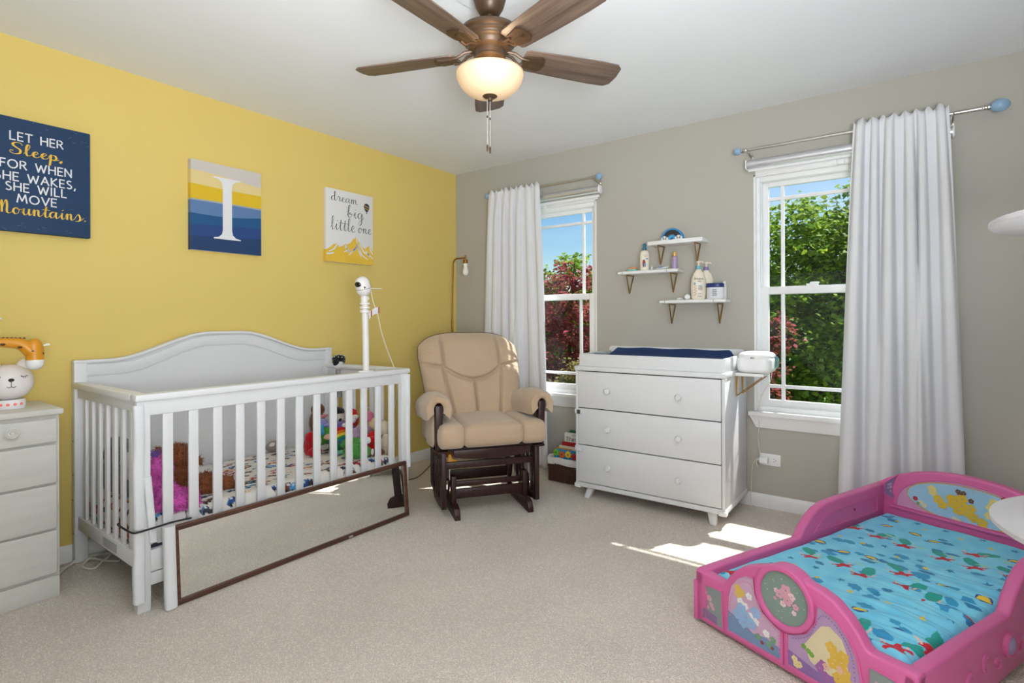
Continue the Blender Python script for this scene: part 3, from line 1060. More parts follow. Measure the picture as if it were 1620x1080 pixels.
def curtain(name, top, bot, zt, zb, folds, label, seed, amp0, amp1):
    """drape on the rod: pleats bulge towards the room and merge on the way down"""
    r = random.Random(seed)
    n, m = 190, 60
    cen = [(k + .5 + r.uniform(-.15, .15)) / folds for k in range(folds)]
    wid = [r.uniform(.26, .36) / folds for _ in range(folds)]
    dep = [r.uniform(.7, 1.25) for _ in range(folds)]
    drf = [r.uniform(-.45, .45) / folds for _ in range(folds)]
    fade = [r.choice([0, 0, .75, .2, .9]) for _ in range(folds)]
    P = []
    for j in range(m + 1):
        t = j / m                      # 0 top .. 1 bottom
        z = zt + (zb - zt) * t
        k = t ** 0.85
        xa = top[0] + (bot[0] - top[0]) * k
        xb = top[1] + (bot[1] - top[1]) * k
        amp = amp0 + (amp1 - amp0) * t
        row = []
        for i in range(n + 1):
            s = i / n
            y = 0
            dx = 0
            for c, w_, d_, f_, q in zip(cen, wid, dep, drf, fade):
                ww = w_ * (.60 + .95 * t)
                u = (s - c - f_ * t) / ww
                e_ = math.exp(-abs(u) ** 3.4) * d_ * (1 - q * t)
                y -= e_
                dx += .012 * u * math.exp(-u * u) * (1 - .5 * t)
            y = y * amp
            y += .005 * math.sin(7 * s + 3 * t) * t
            zz = z
            if t < .10:                # header drawn flat in front of the rod
                y *= .35 + 6.5 * t
            if j <= 1:
                zz += .012 * math.sin(s * folds * 9.0 + seed) * (1 - j)
            row.append((xa + (xb - xa) * s + dx, -0.104 + y + .045 * t * (1 if t > .1 else t * 10), zz))
        P.append(row)
    ob = G().grid(P).make(name, M_cloth, ang=80, recalc=False)
    so = ob.modifiers.new('thickness', 'SOLIDIFY')
    so.thickness = 0.003
    so.offset = 0
    tag(ob, label, 'curtain', 'white window curtains')
    return ob


curtain('curtain', (0.462, 0.958), (0.335, 1.022), 2.200, 0.015, 7, 'white curtain panel hanging behind the glider chair', 4, .028, .048)
curtain('curtain', (3.008, 3.412), (2.925, 3.475), 2.215, 0.015, 6, 'white curtain panel on the right window, behind the pink bed', 9, .050, .078)

# ================================================================== wall shelves
M_shelf = mat('shelf_white', (236, 236, 234), 0.4, var=0.01)


def shelf(name, xa, xb, z, rounded, label):
    root = thing(name, ((xa + xb) / 2, 0, z - .025), 0, label, 'shelf', 'white wall shelves on brass brackets')
    d = 0.135
    if rounded:
        g = G().rbox(((xa + xb) / 2, -d / 2, z - .0125), (xb - xa, d, .025), (.018, .018, .008), 10)
        g.make('board', M_shelf, root)
        for x in (xa + .042, xb - .075):
            G().box(x - .0012, x + .0012, -d - .0008, -d + .01, z - .021, z - .004).make('seam', mat('seam', (120, 122, 124), .7), root, smooth=False)
    else:
        G().box(xa, xb, -d, 0, z - .026, z).make('board', M_shelf, root, bevel=.002)
    for x in (xa + .068, xb - .052):
        g = G().tube([(x, -d + .012, z - .029), (x, -d * .55, z - .152), (x, -.006, z - .029)], .0042, 8)
        g.tube([(x, -d + .012, z - .029), (x, -.006, z - .029)], .0042, 8)
        g.make('bracket', M_brass, root)
    return root


shelf('wall_shelf', 1.841, 2.203, 1.668, False, 'highest white wall shelf, holding the blue rainbow light')
shelf('wall_shelf', 1.617, 2.046, 1.481, True, 'middle white wall shelf, leftmost, with bottle and sponge')
shelf('wall_shelf', 1.916, 2.343, 1.276, True, 'lowest white wall shelf with two pump bottles and a jar')

M_bot = mat('bottle_cream', (234, 224, 204), 0.35, var=0.015)
M_lab = mat('label_ink', (96, 92, 92), 0.7)


def lathe_at(prof, x, y, z, n=20, sx=1.0, sy=1.0, rz=0):
    return G().lathe(prof, n, Matrix.Translation((x, y, z)) @ Matrix.Rotation(rz, 4, 'Z') @ Matrix.Diagonal((sx, sy, 1, 1)))


def curved(x, y, z, rx, ry, rz):
    """maps label (u,v) onto the front of an elliptical bottle, front turned by rz"""
    ca, sa = math.cos(rz), math.sin(rz)

    def f(u, v, w):
        a = u / rx
        lx, ly = (rx + w) * math.sin(a), -(ry + w) * math.cos(a)
        return (x + lx * ca - ly * sa, y + lx * sa + ly * ca, z + v)
    return f


# rainbow night light
rb = thing('rainbow_light', (2.005, -.07, 1.668), 0, 'blue and black rainbow-shaped night light on the top shelf', 'night light')
fr = lambda u, v, w: (2.005 + u, -.113 + w, 1.668 + v)
for nm, ro, ri, c in (('arch_blue', .073, .063, (36, 140, 205)), ('arch_black', .063, .036, (46, 44, 46)), ('arch_grey', .036, .029, (92, 96, 104)), ('arch_light_blue', .029, .013, (64, 160, 215))):
    A = arc(0, 0, ro, 0, 180, 20)
    B = arc(0, 0, ri, 0, 180, 20)
    G().band(A, B, -.016, .016, fr).make(nm, mat(nm, c, .5), rb, bevel=.002, ang=35)
for sx in (-.046, .046):
    g = G()
    for dx, dz, r in ((-.014, .008, .010), (0, .013, .013), (.014, .008, .010)):
        g.lathe([(r, -.021), (r, .021)], 14, Matrix.Translation((2.005 + sx + dx, -.113, 1.668 + dz)) @ Matrix.Rotation(PI / 2, 4, 'X'))
    g.box(2.005 + sx - .022, 2.005 + sx + .022, -.133, -.093, 1.668, 1.676)
    g.make('cloud', M_inkw, rb)

# middle shelf: wash bottle, sponge, cup, tube, small purple bottle
bt = thing('wash_bottle', (1.807, -.100, 1.481), 0, 'cream wash bottle with teal cap on the middle shelf', 'bottle')
lathe_at([(.029, 0), (.032, .004), (.032, .10), (.030, .118), (.022, .130), (.012, .136)], 1.807, -.100, 1.481, sx=1.0, sy=.62, rz=.5).make('body', M_bot, bt)
lathe_at([(.015, .136), (.015, .150), (.010, .152), (.010, .160), (.012, .166), (.011, .176), (.006, .181)], 1.807, -.100, 1.481, 16).make('cap', mat('teal_cap', (28, 108, 138), .4), bt)
f = curved(1.807, -.100, 1.481, .0325, .0205, .5)
g = G()
text_geo(g, 'Aveeno', -.014, .098, .030, f, .0006)
text_geo(g, 'kids', -.004, .088, .013, f, .0006)
g.make('lettering', M_lab, bt, smooth=False, recalc=False)
g = G()
for (u, v, a, b) in ((-.010, .045, .007, .026), (-.004, .060, .004, .012), (.000, .050, .004, .010)):
    g.disc((u, v), a, f, .0006, 12, b)
g.make('label_picture', mat('label_red', (136, 60, 52), .7), bt, smooth=False, recalc=False)
g = G().disc((.000, .034), .007, f, .0007, 12, .014).disc((.013, .076), .010, f, .0007, 10, .004)
g.make('label_blue', mat('label_blue', (98, 150, 190), .7), bt, smooth=False, recalc=False)

sp = thing('sponge_dish', (1.725, -.075, 1.481), 0, 'orange sponge in a mint dish on the middle shelf', 'sponge')
G().rbox((1.725, -.105, 1.487), (.064, .05, .012), .005, 6).make('dish', mat('mint_dish', (130, 204, 196), .5), sp)
G().rbox((1.727, -.105, 1.499), (.052, .042, .013), .005, 6).make('sponge', mat('orange_sponge', (232, 146, 92), .9, bump=.4, bscale=300), sp)
tag(lathe_at([(.011, 0), (.0125, .022), (.0118, .022), (.010, .002)], 1.862, -.11, 1.481, 16).make('clear_cup', mat('frosted_plastic', (205, 206, 206), .2, alpha=.7)), 'tiny clear plastic cup beside the wash bottle', 'cup')
tb = thing('ointment_tube', (1.918, -.092, 1.481), 0, 'white and blue ointment tube lying on the middle shelf', 'tube')
G().tube([(1.885, -.098, 1.4875), (1.935, -.085, 1.492), (1.95, -.082, 1.494)], [.0015, .0065, .0065], 10, flat=(1.3, 1)).make('body', M_inkw, tb)
G().tube([(1.905, -.0935, 1.4935), (1.930, -.0865, 1.498)], [.006, .006], 8, flat=(1.2, .5)).make('blue_print', mat('tube_blue', (60, 112, 180), .5), tb)
G().tube([(1.95, -.082, 1.494), (1.963, -.079, 1.495)], [.0055, .005], 10).make('cap', M_inkw, tb)
pb = thing('spray_bottle', (2.008, -.085, 1.481), 0, 'small lavender bottle with gold cap at the shelf end', 'bottle')
lathe_at([(.017, 0), (.0185, .003), (.0185, .070), (.016, .078), (.009, .082)], 2.008, -.085, 1.481, 18).make('body', mat('lavender_plastic', (170, 152, 184), .35), pb)
lathe_at([(.010, .082), (.0105, .084), (.0105, .110), (.009, .112)], 2.008, -.085, 1.481, 16).make('cap', mat('gold_cap', (222, 178, 92), .3, .4), pb)
f = curved(2.008, -.085, 1.481, .019, .019, .4)
g = G()
for k in range(5):
    g.ribbon([(-.011, .022 + k * .009), (.006 + .003 * (k % 2), .022 + k * .009)], .004, f, .0005)
g.make('lettering', mat('purple_ink', (72, 56, 92), .7), pb, smooth=False, recalc=False)


def pump(name, x, y, z, h, collar, label, withtext):
    b = thing(name, (x, y, z), 0, label, 'bottle', 'pump lotion bottles')
    k = h / .215
    pr = [(.036, 0), (.043, .005), (.047, .05), (.0475, .08), (.044, .115), (.033, .145), (.018, .163), (.015, .170)]
    lathe_at([(r, zz * k) for r, zz in pr], x, y, z, 24, 1.0, .62, .35).make('body', M_bot, b)
    lathe_at([(.016, .170 * k), (.016, .187 * k), (.012, .189 * k)], x, y, z, 16).make('collar', mat('collar_' + collar[0], collar[1], .4), b)
    g = lathe_at([(.006, .189 * k), (.006, .203 * k), (.012, .206 * k), (.013, .214 * k), (.010, .217 * k)], x, y, z, 14)
    g.tube([(x, y, z + .211 * k), (x + .028, y - .012, z + .210 * k), (x + .036, y - .015, z + .204 * k)], .005, 8)
    g.make('pump_head', M_bot, b)
    if withtext:
        f = curved(x, y, z, .0478, .0318, .35)
        g = G()
        text_geo(g, 'Aveeno', -.030, .124, .060, f, .0010)
        text_geo(g, 'baby', -.006, .110, .022, f, .0010)
        for i, (v, w_) in enumerate(((.078, .026), (.072, .030), (.066, .024), (.060, .028), (.036, .020), (.018, .022))):
            g.ribbon([(-.004, v), (-.004 + w_, v)], .0022, f, .0012)
        g.make('lettering', M_lab, b, smooth=False, recalc=False)
        g = G()
        for i in range(9):
            g.disc((-.024 + .006 * (i % 2) + .002 * math.sin(i * 3), .028 + i * .008), .0036, f, .0014, 8, .0026)
        g.make('oat_print', mat('oat_brown', (190, 134, 104), .7), b, smooth=False, recalc=False)
        G().disc((-.026, .100), .008, f, .0016, 10, .005).disc((.008, .086), .014, f, .0013, 10, .003).make('blue_print', mat('label_sky', (112, 186, 214), .7), b, smooth=False, recalc=False)


pump('lotion_bottle', 2.165, -.092, 1.276, .242, ('teal', (104, 184, 200)), 'cream pump bottle with turquoise collar on the lowest shelf', True)
pump('lotion_bottle', 2.195, -.030, 1.276, .238, ('violet', (136, 126, 176)), 'cream pump bottle with violet collar behind the turquoise one', False)
jr = thing('ointment_jar', (2.268, -.092, 1.276), 0, 'squat white jar with navy lid on the lowest shelf', 'jar')
lathe_at([(.048, 0), (.052, .004), (.052, .070), (.051, .072)], 2.268, -.092, 1.276, 26, 1.0, .68).make('body', M_inkw, jr)
lathe_at([(.053, .072), (.0545, .074), (.0545, .094), (.052, .098), (.02, .099)], 2.268, -.092, 1.276, 26, 1.0, .68).make('lid', mat('navy_lid', (32, 52, 110), .35), jr)
f = curved(2.268, -.092, 1.276, .0525, .0370, .2)
g = G()
for k in range(8):
    g.ribbon([(-.014, .020 + k * .0055), (.010 + .002 * (k % 3), .020 + k * .0055)], .0028, f, .0006)
for k in range(3):
    g.ribbon([(.022, .022 + k * .012), (.034, .022 + k * .012)], .004, f, .0006)
g.make('lettering', mat('jar_ink', (120, 124, 136), .7), jr, smooth=False, recalc=False)
sb = thing('slim_bottle', (2.305, -.026, 1.276), 0, 'slim white bottle standing behind the navy-lidded jar', 'bottle')
lathe_at([(.014, 0), (.016, .004), (.016, .082), (.011, .09)], 2.305, -.026, 1.276, 16).make('body', M_inkw, sb)
lathe_at([(.010, .09), (.011, .092), (.011, .112), (.009, .114)], 2.305, -.026, 1.276, 16).make('cap', M_inkw, sb)
cl = thing('cream_tube', (2.098, -.085, 1.276), 0, 'red tube with round white cap lying on the lowest shelf', 'tube')
Mx = Matrix.Translation((2.09, -.085, 1.2935)) @ Matrix.Rotation(.35, 4, 'Z') @ Matrix.Rotation(PI / 2, 4, 'X')
G().lathe([(.0165, .0), (.0175, .003), (.0175, .022), (.015, .024)], 20, Mx).make('cap', M_inkw, cl)
G().lathe([(.015, -.045), (.0165, -.03), (.0165, .0)], 18, Mx).make('body', mat('red_tube', (196, 40, 72), .4), cl)
bl = thing('pacifier_clip', (2.045, -.09, 1.276), 0, 'little white plastic clip beside the red tube', 'clip')
G().rbox((2.040, -.092, 1.2825), (.030, .020, .013), .006, 6).rbox((2.056, -.086, 1.281), (.016, .014, .010), .004, 5).make('shell', M_inkw, bl)

# ================================================================== outlet, plug and cords
ol = thing('wall_outlet', (2.565, 0, .295), 0, 'white duplex wall outlet mounted sideways under the window', 'outlet')
G().box(2.506, 2.623, -.006, 0, .258, .330).make('cover_plate', M_vinyl, ol, bevel=.003)
for x in (2.541, 2.588):
    rc = G().lathe([(.017, 0), (.017, .0025), (.015, .003)], 18, Matrix.Translation((x, -.006, .294)) @ Matrix.Rotation(PI / 2, 4, 'X')).make('receptacle', M_vinyl, ol)
    g = G()
    for dz in (-.007, .007):
        g.box(x - .006, x + .002, -.0095, -.0088, .294 + dz - .001, .294 + dz + .001)
    g.lathe([(.0025, 0), (.0025, .0006)], 8, Matrix.Translation((x + .008, -.0088, .294)) @ Matrix.Rotation(PI / 2, 4, 'X'))
    g.make('slot', M_black, rc, smooth=False)
pg = thing('power_adapter', (2.532, -.03, .295), 0, 'white square charger plugged into the wall outlet', 'charger')
G().rbox((2.534, -.029, .294), (.050, .038, .038), .006, 6).make('body', M_vinyl, pg)
G().tube(cr([(2.512, -.03, .294), (2.500, -.036, .292), (2.492, -.034, .278), (2.494, -.030, .262), (2.498, -.028, .250)], 5), .003, 6).make('loose_lead', M_cable, pg)
tag(G().tube(cr([(2.505, -.034, .298), (2.488, -.03, .290), (2.470, -.024, .25), (2.462, -.018, .19), (2.458, -.018, .10), (2.462, -.03, .02), (2.50, -.06, .006), (2.47, -.11, .006), (2.43, -.09, .006)], 6), .0022, 6).make('charger_cord', M_cable), 'thin white cord dropping from charger behind the dresser', 'cord')

# ================================================================== ceiling fan
M_bronze = mat('oil_rubbed_bronze', (80, 60, 42), 0.42, 0.35, var=0.05, vscale=20)
FX, FY = 1.948, -1.940
fan = thing('ceiling_fan', (FX, FY, 1.79), 0, 'bronze ceiling fan with five wooden blades and lit glass bowl', 'ceiling fan')


def wood_mat(name, c1, c2, scale=(3, 60, 60)):
    m = mat(name, c1, .42, var=0.0)
    t = m.node_tree
    p = t.nodes['Principled BSDF']
    tc = t.nodes.new('ShaderNodeTexCoord')
    mp = t.nodes.new('ShaderNodeMapping')
    mp.inputs['Scale'].default_value = scale
    nz = t.nodes.new('ShaderNodeTexNoise')
    nz.inputs['Scale'].default_value = 1.0
    nz.inputs['Detail'].default_value = 6
    nz.inputs['Roughness'].default_value = .65
    rp = t.nodes.new('ShaderNodeValToRGB')
    rp.color_ramp.elements[0].position = .35
    rp.color_ramp.elements[1].position = .68
    rp.color_ramp.elements[0].color = rgb(*c2)
    rp.color_ramp.elements[1].color = rgb(*c1)
    t.links.new(tc.outputs['Object'], mp.inputs['Vector'])
    t.links.new(mp.outputs['Vector'], nz.inputs['Vector'])
    t.links.new(nz.outputs['Fac'], rp.inputs['Fac'])
    t.links.new(rp.outputs['Color'], p.inputs['Base Color'])
    return m


M_blade = wood_mat('blade_walnut', (122, 102, 88), (82, 64, 53))
FL = lambda prof, n=32: lathe_at(prof, FX, FY, 0, n)
FL([(.066, 2.4395), (.068, 2.425), (.064, 2.395), (.054, 2.360), (.040, 2.336), (.030, 2.330), (.022, 2.331)]).make('canopy', M_bronze, fan)
FL([(.150, 2.4395), (.152, 2.434), (.148, 2.430), (.08, 2.428)]).make('medallion', M_ceil, fan)
FL([(.0125, 2.255), (.0125, 2.345)], 16).make('downrod', M_bronze, fan)
FL([(.020, 2.285), (.030, 2.278), (.095, 2.274), (.112, 2.268), (.119, 2.258), (.119, 2.250), (.113, 2.245), (.109, 2.243), (.108, 2.234), (.102, 2.230), (.100, 2.226), (.099, 2.219), (.091, 2.215),
    (.088, 2.209), (.083, 2.202), (.081, 2.196), (.070, 2.192), (.060, 2.190), (.058, 2.168), (.062, 2.164), (.062, 2.158), (.04, 2.154)], 44).make('motor_housing', M_bronze, fan)
FL([(.044, 2.160), (.046, 2.136), (.050, 2.126), (.048, 2.118), (.03, 2.114)], 32).make('light_fitter', M_bronze, fan)
# open glass bowl
M_bowl = mat('alabaster_glass', (246, 228, 204), .3, var=.06, vscale=9)
_t = M_bowl.node_tree
_tr = _t.nodes.new('ShaderNodeBsdfTranslucent')
_tr.inputs['Color'].default_value = (0.62, 0.50, 0.36, 1)
_mx = _t.nodes.new('ShaderNodeMixShader')
_mx.inputs['Fac'].default_value = 0.55
_t.links.new(_t.nodes['Principled BSDF'].outputs['BSDF'], _mx.inputs[1])
_t.links.new(_tr.outputs['BSDF'], _mx.inputs[2])
_t.links.new(_mx.outputs['Shader'], _t.nodes['Material Output'].inputs['Surface'])
prof = [(.1295, 2.104), (.1305, 2.098), (.129, 2.088), (.121, 2.068), (.107, 2.048), (.086, 2.031), (.056, 2.020), (.022, 2.016)]
g = G()
nb = 40
for r_, z_ in prof:
    g.v += [Vector((FX + r_ * math.cos(2 * PI * k / nb), FY + r_ * math.sin(2 * PI * k / nb), z_)) for k in range(nb)]
for i in range(len(prof) - 1):
    for k in range(nb):
        l = (k + 1) % nb
        g.f.append([i * nb + k, (i + 1) * nb + k, (i + 1) * nb + l, i * nb + l])
bw_ = g.make('glass_bowl', M_bowl, fan)
G().tube([(FX + .1295 * math.cos(a * PI / 24), FY + .1295 * math.sin(a * PI / 24), 2.104) for a in range(48)], .0028, 6, closed=True).make('bowl_rim', M_bowl, bw_)
FL([(.004, 2.030), (.028, 2.022), (.029, 2.017), (.022, 2.011), (.011, 2.008), (.010, 2.004), (.0095, 1.999), (.004, 1.997)], 20).make('finial', M_bronze, fan)
for dx, zb_ in ((-.0105, 1.803), (.0, 1.795)):
    xx, yy = FX + dx * _r.x * 1.0, FY + dx * _r.y
    g = G()
    g.tube([(xx, yy, 2.01), (xx, yy, zb_ + .03)], .0011, 5)
    for k in range(40):
        z = zb_ + .03 + k * .0055
        if z < 2.0:
            g.ell((xx, yy, z), (.0018, .0018, .0018), 5, 4)
    ch = g.make('pull_chain', M_nickel, fan)
    g = G().lathe([(.001, 0), (.0034, .003), (.0036, .022), (.002, .026)], 10, Matrix.Translation((xx, yy, zb_)))
    g.make('chain_pull', M_bronze, ch)
    G().lathe([(.001, 0), (.003, .002), (.003, .008), (.001, .01)], 8, Matrix.Translation((xx, yy, zb_ + .13))).make('chain_joint', M_bronze, ch)
# blades: local +X is outwards; every blade is copied about the hub
base_ang = math.atan2(_fw.y, _fw.x)
Mb = None
b0 = k0 = None
for i in range(5):
    psi = base_ang + math.radians(2.5) + i * 2 * PI / 5
    if b0 is None:
        outl = [(.135, -.050), (.150, -.058), (.30, -.066), (.46, -.071), (.535, -.069), (.557, -.050), (.563, 0), (.557, .050), (.535, .069), (.46, .071), (.30, .066), (.150, .058), (.135, .050)]
        pit = math.radians(-12)
        fb = lambda u, v, w: (u, v * math.cos(pit) - w * math.sin(pit), v * math.sin(pit) + w * math.cos(pit))
        b0 = G().prism(outl, -.003, .003, fb).make('blade', M_blade, fan, local=True, bevel=.0015)
        g = G()
        # blade iron: hub arm, neck and the plate under the blade
        for a, b in (((.055, -.010), (.155, -.024)), ((.055, .010), (.155, .024))):
            g.tube([(a[0], a[1], .018), (.10, (a[1] + b[1]) / 2, .010), (.125, b[1], -.008), (b[0], b[1] * .9, -.008)], .006, 6)
        plate = [(.145, -.030), (.205, -.040), (.222, -.028), (.227, 0), (.222, .028), (.205, .040), (.145, .030), (.135, 0)]
        g.prism(plate, -.011, -.0035, fb)
        g.prism([(.16, -.006), (.205, -.006), (.205, .006), (.16, .006)], -.014, -.010, fb)
        g.prism([(.195, -.004), (.203, -.004), (.203, .004), (.195, .004)], -.017, -.010, fb)
        k0 = g.make('blade_iron', M_bronze, b0, local=True)
        bl_ = b0
    else:
        bl_ = b0.copy()
        COL.objects.link(bl_)
        kk = k0.copy()
        COL.objects.link(kk)
        kk.parent = bl_
    bl_.location = (0, 0, 2.180 - 1.79)
    bl_.rotation_euler = (0, 0, psi)
light('fan_bulb', 'POINT', 0.8, (1.0, 0.76, 0.48), (FX + .062, FY - .062, 2.108), shadow_soft_size=.03)

# ================================================================== floor lamp in the corner
lm = thing('floor_lamp', (.100, -.160, 0), 0, 'slim brass floor lamp with bare bulb in the corner', 'floor lamp')
lx, ly = .100, -.160
lathe_at([(.11, 0), (.115, .004), (.115, .014), (.105, .020), (.012, .024)], lx, ly, 0, 28).make('base', M_brass, lm)
M_lampb = mat('lamp_brass', (150, 108, 56), .38, .85, var=.05, vscale=30)
G().tube([(lx, ly, .02), (lx, ly, 1.15)], .0088, 12).make('lower_pole', M_lampb, lm)
top = [(lx, ly, 1.15), (lx + .006, ly, 1.40), (lx + .013, ly, 1.62)] + [(lx + .013 + .045 * (1 - math.cos(a)), ly, 1.625 + .045 * math.sin(a)) for a in (0, .4, .8, 1.2, PI / 2)] + [(lx + .15, ly, 1.670)]
G().tube(top, .0062, 12).make('upper_pole', M_lampb, lm)
sx_ = lx + .152
G().lathe([(.0065, 1.655), (.0065, 1.692)], 12, Matrix.Translation((sx_, ly, 0))).lathe([(.004, 1.660), (.019, 1.655), (.020, 1.622), (.018, 1.620)], 18, Matrix.Translation((sx_, ly, 0))).make('socket', M_lampb, lm)
lathe_at([(.020, 1.622), (.0215, 1.615), (.016, 1.602), (.017, 1.588), (.024, 1.568), (.0265, 1.552), (.024, 1.536), (.015, 1.525), (.002, 1.521)], sx_, ly, 0, 20).make('bulb', mat('bulb_opal', (238, 236, 228), .25), lm)

# ================================================================== crib
CY0, CY1, CX0, CX1 = -2.748, -1.328, 0.022, 0.818
crib = thing('crib', (.42, -2.04, 0), 0, 'white wooden crib with arched solid headboard against yellow wall', 'crib')
for yy in (CY0, CY1 - .052):
    G().box(CX0, CX0 + .040, yy, yy + .052, 0, .955).make('post', M_white, crib, bevel=.004)
fx = CX1
p0 = G().box(fx - .040, fx, CY0, CY0 + .048, 0, .835).make('post', M_white, crib, bevel=.004)
clone(p0, (0, CY1 - CY0 - .048, 0))


def archz(t, lo, hi):
    """headboard profile: flat shoulder, S-curve, crown"""
    s = min(t, 1 - t)
    if s < .10:
        return lo
    k = min(1, (s - .10) / .34)
    k = k * k * (3 - 2 * k)
    return lo + (hi - lo) * k


N = 48
ya, yb = CY0 + .002, CY1 - .002
out = [(ya + (yb - ya) * i / N, archz(i / N, .950, 1.076)) for i in range(N + 1)]
f = lambda u, v, w: (w, u, v)
G().prism([(ya + .03, .20)] + out[1:-1] + [(yb - .03, .20)], .026, .046, f).make('headboard_panel', M_white, crib, ang=30)
A = [(ya + .045 + (yb - ya - .09) * i / N, archz(i / N, .944, 1.068)) for i in range(N + 1)]
B = [(ya + .045 + (yb - ya - .09) * i / N, archz(i / N, .888, 1.014)) for i in range(N + 1)]
G().band(A, B, .046, .0535, f).make('headboard_rim', M_white, crib, bevel=.002)
Bi = [(a, b - .0065) for a, b in B]
G().band(Bi, [(a, .30) for a, b in Bi], .046, .0500, f).make('headboard_inlay', M_white, crib, ang=30)
A2 = [(ya - .004 + (yb - ya + .008) * i / N, archz(i / N, .966, 1.092)) for i in range(N + 1)]
B2 = [(ya - .004 + (yb - ya + .008) * i / N, archz(i / N, .950, 1.076)) for i in range(N + 1)]
G().band(A2, B2, .016, .064, f).make('headboard_cap', M_white, crib, bevel=.004)
# rails: flat cap boards on front and both sides
capz0, capz1 = .834, .862
G().box(CX1 - .052, CX1 + .010, CY0 - .008, CY1 + .008, capz0, capz1).make('front_cap', M_white, crib, bevel=.006)
for yy in (CY0 - .008, CY1 - .048):
    G().box(CX0 + .040, CX1 - .052, yy, yy + .056, capz0, capz1).make('side_cap', M_white, crib, bevel=.005)
G().box(CX1 - .032, CX1 - .008, CY0 + .048, CY1 - .048, .775, capz0).make('front_rail', M_white, crib, bevel=.002)
G().box(CX1 - .034, CX1 - .006, CY0 + .048, CY1 - .048, .150, .236).make('front_rail', M_white, crib, bevel=.002)
G().box(CX1 - .030, CX1 - .010, CY0 + .048, CY1 - .048, .095, .145).make('front_stretcher', M_white, crib, bevel=.002)
for yy in (CY0 + .012, CY1 - .036):
    G().box(CX0 + .040, CX1 - .040, yy, yy + .024, .788, capz0).make('side_rail', M_white, crib, bevel=.002)
    G().box(CX0 + .040, CX1 - .040, yy, yy + .024, .160, .222).make('side_rail', M_white, crib, bevel=.002)
s0 = None
for i in range(13):
    yc = -2.632 + (2.632 - 1.444) * i / 12
    if s0 is None:
        s0 = G().box(CX1 - .027, CX1 - .013, yc - .0195, yc + .0195, .236, .775).make('slat', M_white, crib, bevel=.003)
    else:
        clone(s0, (0, yc + 2.632, 0))
s1 = None
for yy in (CY0 + .017, CY1 - .031):
    for i in range(7):
        xc = .140 + i * (.695 - .140) / 6
        if s1 is None:
            s1 = G().box(xc - .017, xc + .017, yy, yy + .014, .222, .788).make('side_slat', M_white, crib, bevel=.003)
            sy0, sx0_ = yy, xc
        else:
            clone(s1, (xc - sx0_, yy - sy0, 0))
G().box(CX0 + .045, CX1 - .045, CY0 + .05, CY1 - .05, .175, .195).make('mattress_support', M_white, crib, smooth=False)
G().box(.40, .56, CY0 + .0105, CY0 + .012, .172, .208).make('warning_label', mat('label_grey', (176, 178, 180), .6, var=.1, vscale=90), crib, smooth=False)
g = G()
for z in (.14, .30, .42, .58):
    g.lathe([(.004, 0), (.004, .001)], 8, Matrix.Translation((CX0 + .02, CY0 - .0004, z)) @ Matrix.Rotation(PI / 2, 4, 'X'))
    g.lathe([(.004, 0), (.004, .001)], 8, Matrix.Translation((CX1 - .0400, CY1 - .026, z)) @ Matrix.Rotation(-PI / 2, 4, 'Y'))
g.make('bolt_holes', M_black, crib, smooth=False)


def foam(path, wth, name, parent, face='corner'):
    """soft corner guard: half-round strip wrapped on an edge"""
    g = G()
    pts = [Vector(p) for p in path]
    vs, fs = [], []
    n = 14
    for p in pts:
        for k in range(n):
            a = 2 * PI * k / n
            q = (math.copysign(abs(math.cos(a)) ** .6, math.cos(a)), math.copysign(abs(math.sin(a)) ** .6, math.sin(a)))
            vs.append(p + Vector((q[0] * wth[0], q[1] * wth[1], 0)))
    m = len(pts)
    for i in range(m - 1):
        for k in range(n):
            l = (k + 1) % n
            fs.append([i * n + k, i * n + l, (i + 1) * n + l, (i + 1) * n + k])
    fs.append(list(range(n))[::-1])
    fs.append([(m - 1) * n + k for k in range(n)])
    g.add(vs, fs)
    return g.make(name, M_foam, parent, ang=60)


def foam_strip(path, w, name, parent):
    return foam(path, w, name, parent)


wob = lambda x, y, z0, z1, ax, k=10: [(x + ax * math.sin(i * 2.1) * .4, y + ax * math.sin(i * .9 + 1), z0 + (z1 - z0) * i / k) for i in range(k + 1)]
foam_strip(wob(CX1 - .004, CY0 + .006, .338, .822, .0012), (.017, .019), 'corner_guard', crib)
foam_strip(wob(CX1 - .004, CY0 + .006, .045, .322, .0012), (.018, .020), 'corner_guard', crib)
foam_strip([(CX1 + .004, CY0 + .033 + .020 * t, .535 - .262 * t) for t in [i / 8 for i in range(9)]], (.012, .014), 'corner_guard', crib)
foam_strip(wob(CX1 - .002, CY1 - .004, .27, .826, .0012), (.016, .012), 'corner_guard', crib)


